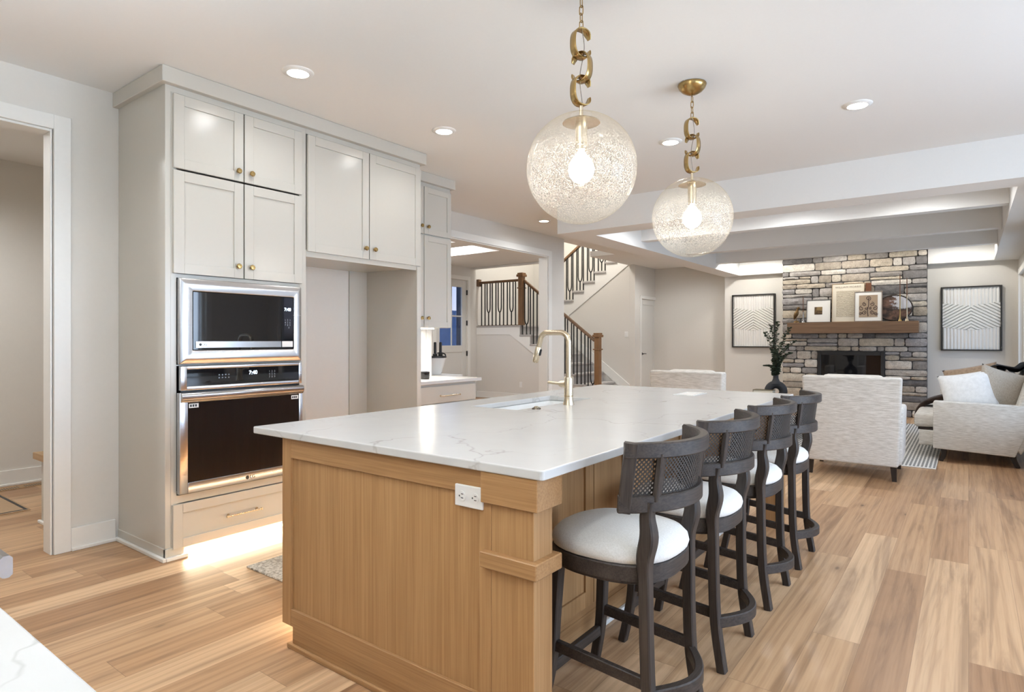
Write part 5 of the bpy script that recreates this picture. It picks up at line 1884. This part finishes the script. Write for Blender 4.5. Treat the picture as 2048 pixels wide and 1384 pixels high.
for i, (z0, z1, cx, mt, lb_) in enumerate(((.4505, .535, -2.26, 'brownpillow', 'lower olive book in the pair beside the black vase'), (.5355, .62, -2.25, 'beigepillow', 'upper book of the pair beside the black vase'))):
    t = thing('book', lb_, 'book', (cx, 8.80, z0), 'books beside the black vase')
    c1 = [(.10, .085, .05), (.14, .11, .06)][i]
    cm = paint('book_cloth_%d' % i, c1, .7)
    bm = nb(); box(bm, cx - .13, cx + .13, 8.72, 8.88, z0, z0 + .006); box(bm, cx - .13, cx + .13, 8.72, 8.88, z1 - .006, z1); box(bm, cx - .13, cx - .124, 8.72, 8.88, z0 + .006, z1 - .006)
    obj('cover', bm, cm, t); obj('pages', B(cx - .124, cx + .125, 8.726, 8.874, z0 + .006, z1 - .006), M['mountc'], t)

# ================================================================ MATS, BENCH, VENT, CROCK
def weave():
    g = G('woven_runner')
    sx = g.n('SeparateXYZ'); g.l(g.co(), sx.inputs[0])
    n1 = g.noise(g.co(), 60, 3)
    a = g.math('SINE', g.math('MULTIPLY', sx.outputs[0], 700)); b = g.math('SINE', g.math('MULTIPLY', sx.outputs[1], 420))
    f = g.math('ADD', g.math('MULTIPLY', g.math('MULTIPLY', a, b), .22), n1)
    g.base(g.ramp(f, [(.36, (.22, .185, .15)), (.58, (.62, .57, .49))])); g.set(.95); g.bump(f, .6, .006)
    return g.m
o = obj('runner_mat', bevel(B(-3.30, -2.44, 1.885, 3.6, .0005, .012), .004, 2), weave())
tag(o, 'woven oatmeal runner between the island and oven cabinet', 'mat')
t = thing('door_mat', 'tan door mat with a dark border in the mudroom doorway', 'mat', (-6.2, 1.0, 0))
mt_ = paint('tan_mat', (.40, .27, .16), .95, .1)
obj('mat', bevel(B(-6.62, -5.74, .35, 1.54, .0005, .008), .002, 1), mt_, t)
bm = nb(); x0, x1, y0, y1, w = -6.60, -5.755, .365, 1.525, .02
for a in ((x0, x1, y0, y0 + w), (x0, x1, y1 - w, y1), (x0, x0 + w, y0 + w, y1 - w), (x1 - w, x1, y0 + w, y1 - w)): box(bm, a[0], a[1], a[2], a[3], .008, .0095)
obj('border', bm, M['black'], t)
bm = nb(); box(bm, -6.35, -6.05, .7, .74, .008, .0095); box(bm, -6.35, -6.31, .74, 1.14, .008, .0095); box(bm, -6.22, -6.18, .74, 1.32, .008, .0095)
obj('motif', bm, M['black'], t)
t = thing('floor_vent', 'flush slotted floor vent along the mudroom baseboard', 'vent', (-6.70, 1.72, 0))
obj('frame', B(-6.76, -6.65, 1.56, 1.90, .0005, .004), M['benchwood'], t)
bm = nb()
for i in range(18):
    y = 1.575 + .0178 * i
    if i in (8, 9): continue
    box(bm, -6.745, -6.665, y, y + .008, .004, .0046)
obj('slots', bm, M['black'], t)
t = thing('bench', 'mudroom bench with an oak top just behind the doorway', 'bench', (-5.0, 2.0, 0))
obj('seat', bevel(B(-5.33, -4.57, 1.44, 2.88, .455, .502), .003, 1), M['benchwood'], t)
obj('side_panel', bevel(B(-5.29, -4.57, 1.48, 1.52, .0, .455), .002, 1), M['cabinet'], t)
obj('front_panel', B(-5.29, -5.27, 1.52, 2.88, 0, .455), M['cabinet'], t)
obj('shoe_molding', bevel(B(-5.31, -4.57, 1.462, 1.48, 0, .02), .003, 1), M['trim'], t)

t = thing('console_table', 'slim white console table in the foyer, hidden behind the small counter', 'table', (-6.35, 6.5, 0))
obj('tabletop', bevel(B(-6.85, -5.95, 6.25, 6.75, .76, .795), .003, 1), M['trim'], t)
for x in (-6.8, -6.0):
    for y in (6.3, 6.7): obj('leg', B(x - .025, x + .025, y - .025, y + .025, 0, .76), M['trim'], t)
cx, cy = -6.30, 6.51
t = thing('utensil_crock', 'white tapered crock with a black rim behind the small counter', 'crock', (cx, cy, .7955))
obj('body', lathe(nb(), [(0, 0), (.10, 0), (.112, .01), (.178, .245), (.172, .245), (.108, .02), (0, .02)], 40, (cx, cy, .7955)), M['white'], t, 0.9)
obj('rim', lathe(nb(), [(.170, .244), (.186, .244), (.188, .256), (.184, .268), (.170, .268), (.170, .244)], 40, (cx, cy, .7955)), M['black'], t, 0.9)
hd_ = [(cx + .175 * Rx + .0, cy + .175 * Ry, 1.065), (cx + .16 * Rx, cy + .16 * Ry, 1.095), (cx + .10 * Rx, cy + .10 * Ry, 1.112), (cx + .05 * Rx, cy + .05 * Ry, 1.105)]
obj('bail_handle', tube(nb(), smooth_path(hd_, 5), .010, 8, ref=(-Ry, Rx, 0)), M['black'], t, 1.0)
for i, (off, lb_) in enumerate(((.018, 'black upright handle in the white crock, nearer the cabinet wall'), (.098, 'black upright handle in the white crock, nearer its bail'))):
    t = thing('pepper_mill', lb_.replace('handle', 'mill'), 'mill', (cx + off * Rx, cy + off * Ry, .82), 'black mills in the white crock')
    obj('body', lathe(nb(), [(0, .0), (.022, 0), (.022, .24), (.034, .26), (.034, .275), (.021, .285), (.020, .44), (.016, .452), (0, .452)], 20, (cx + off * Rx, cy + off * Ry, .8165)), M['black'], t, 0.9)
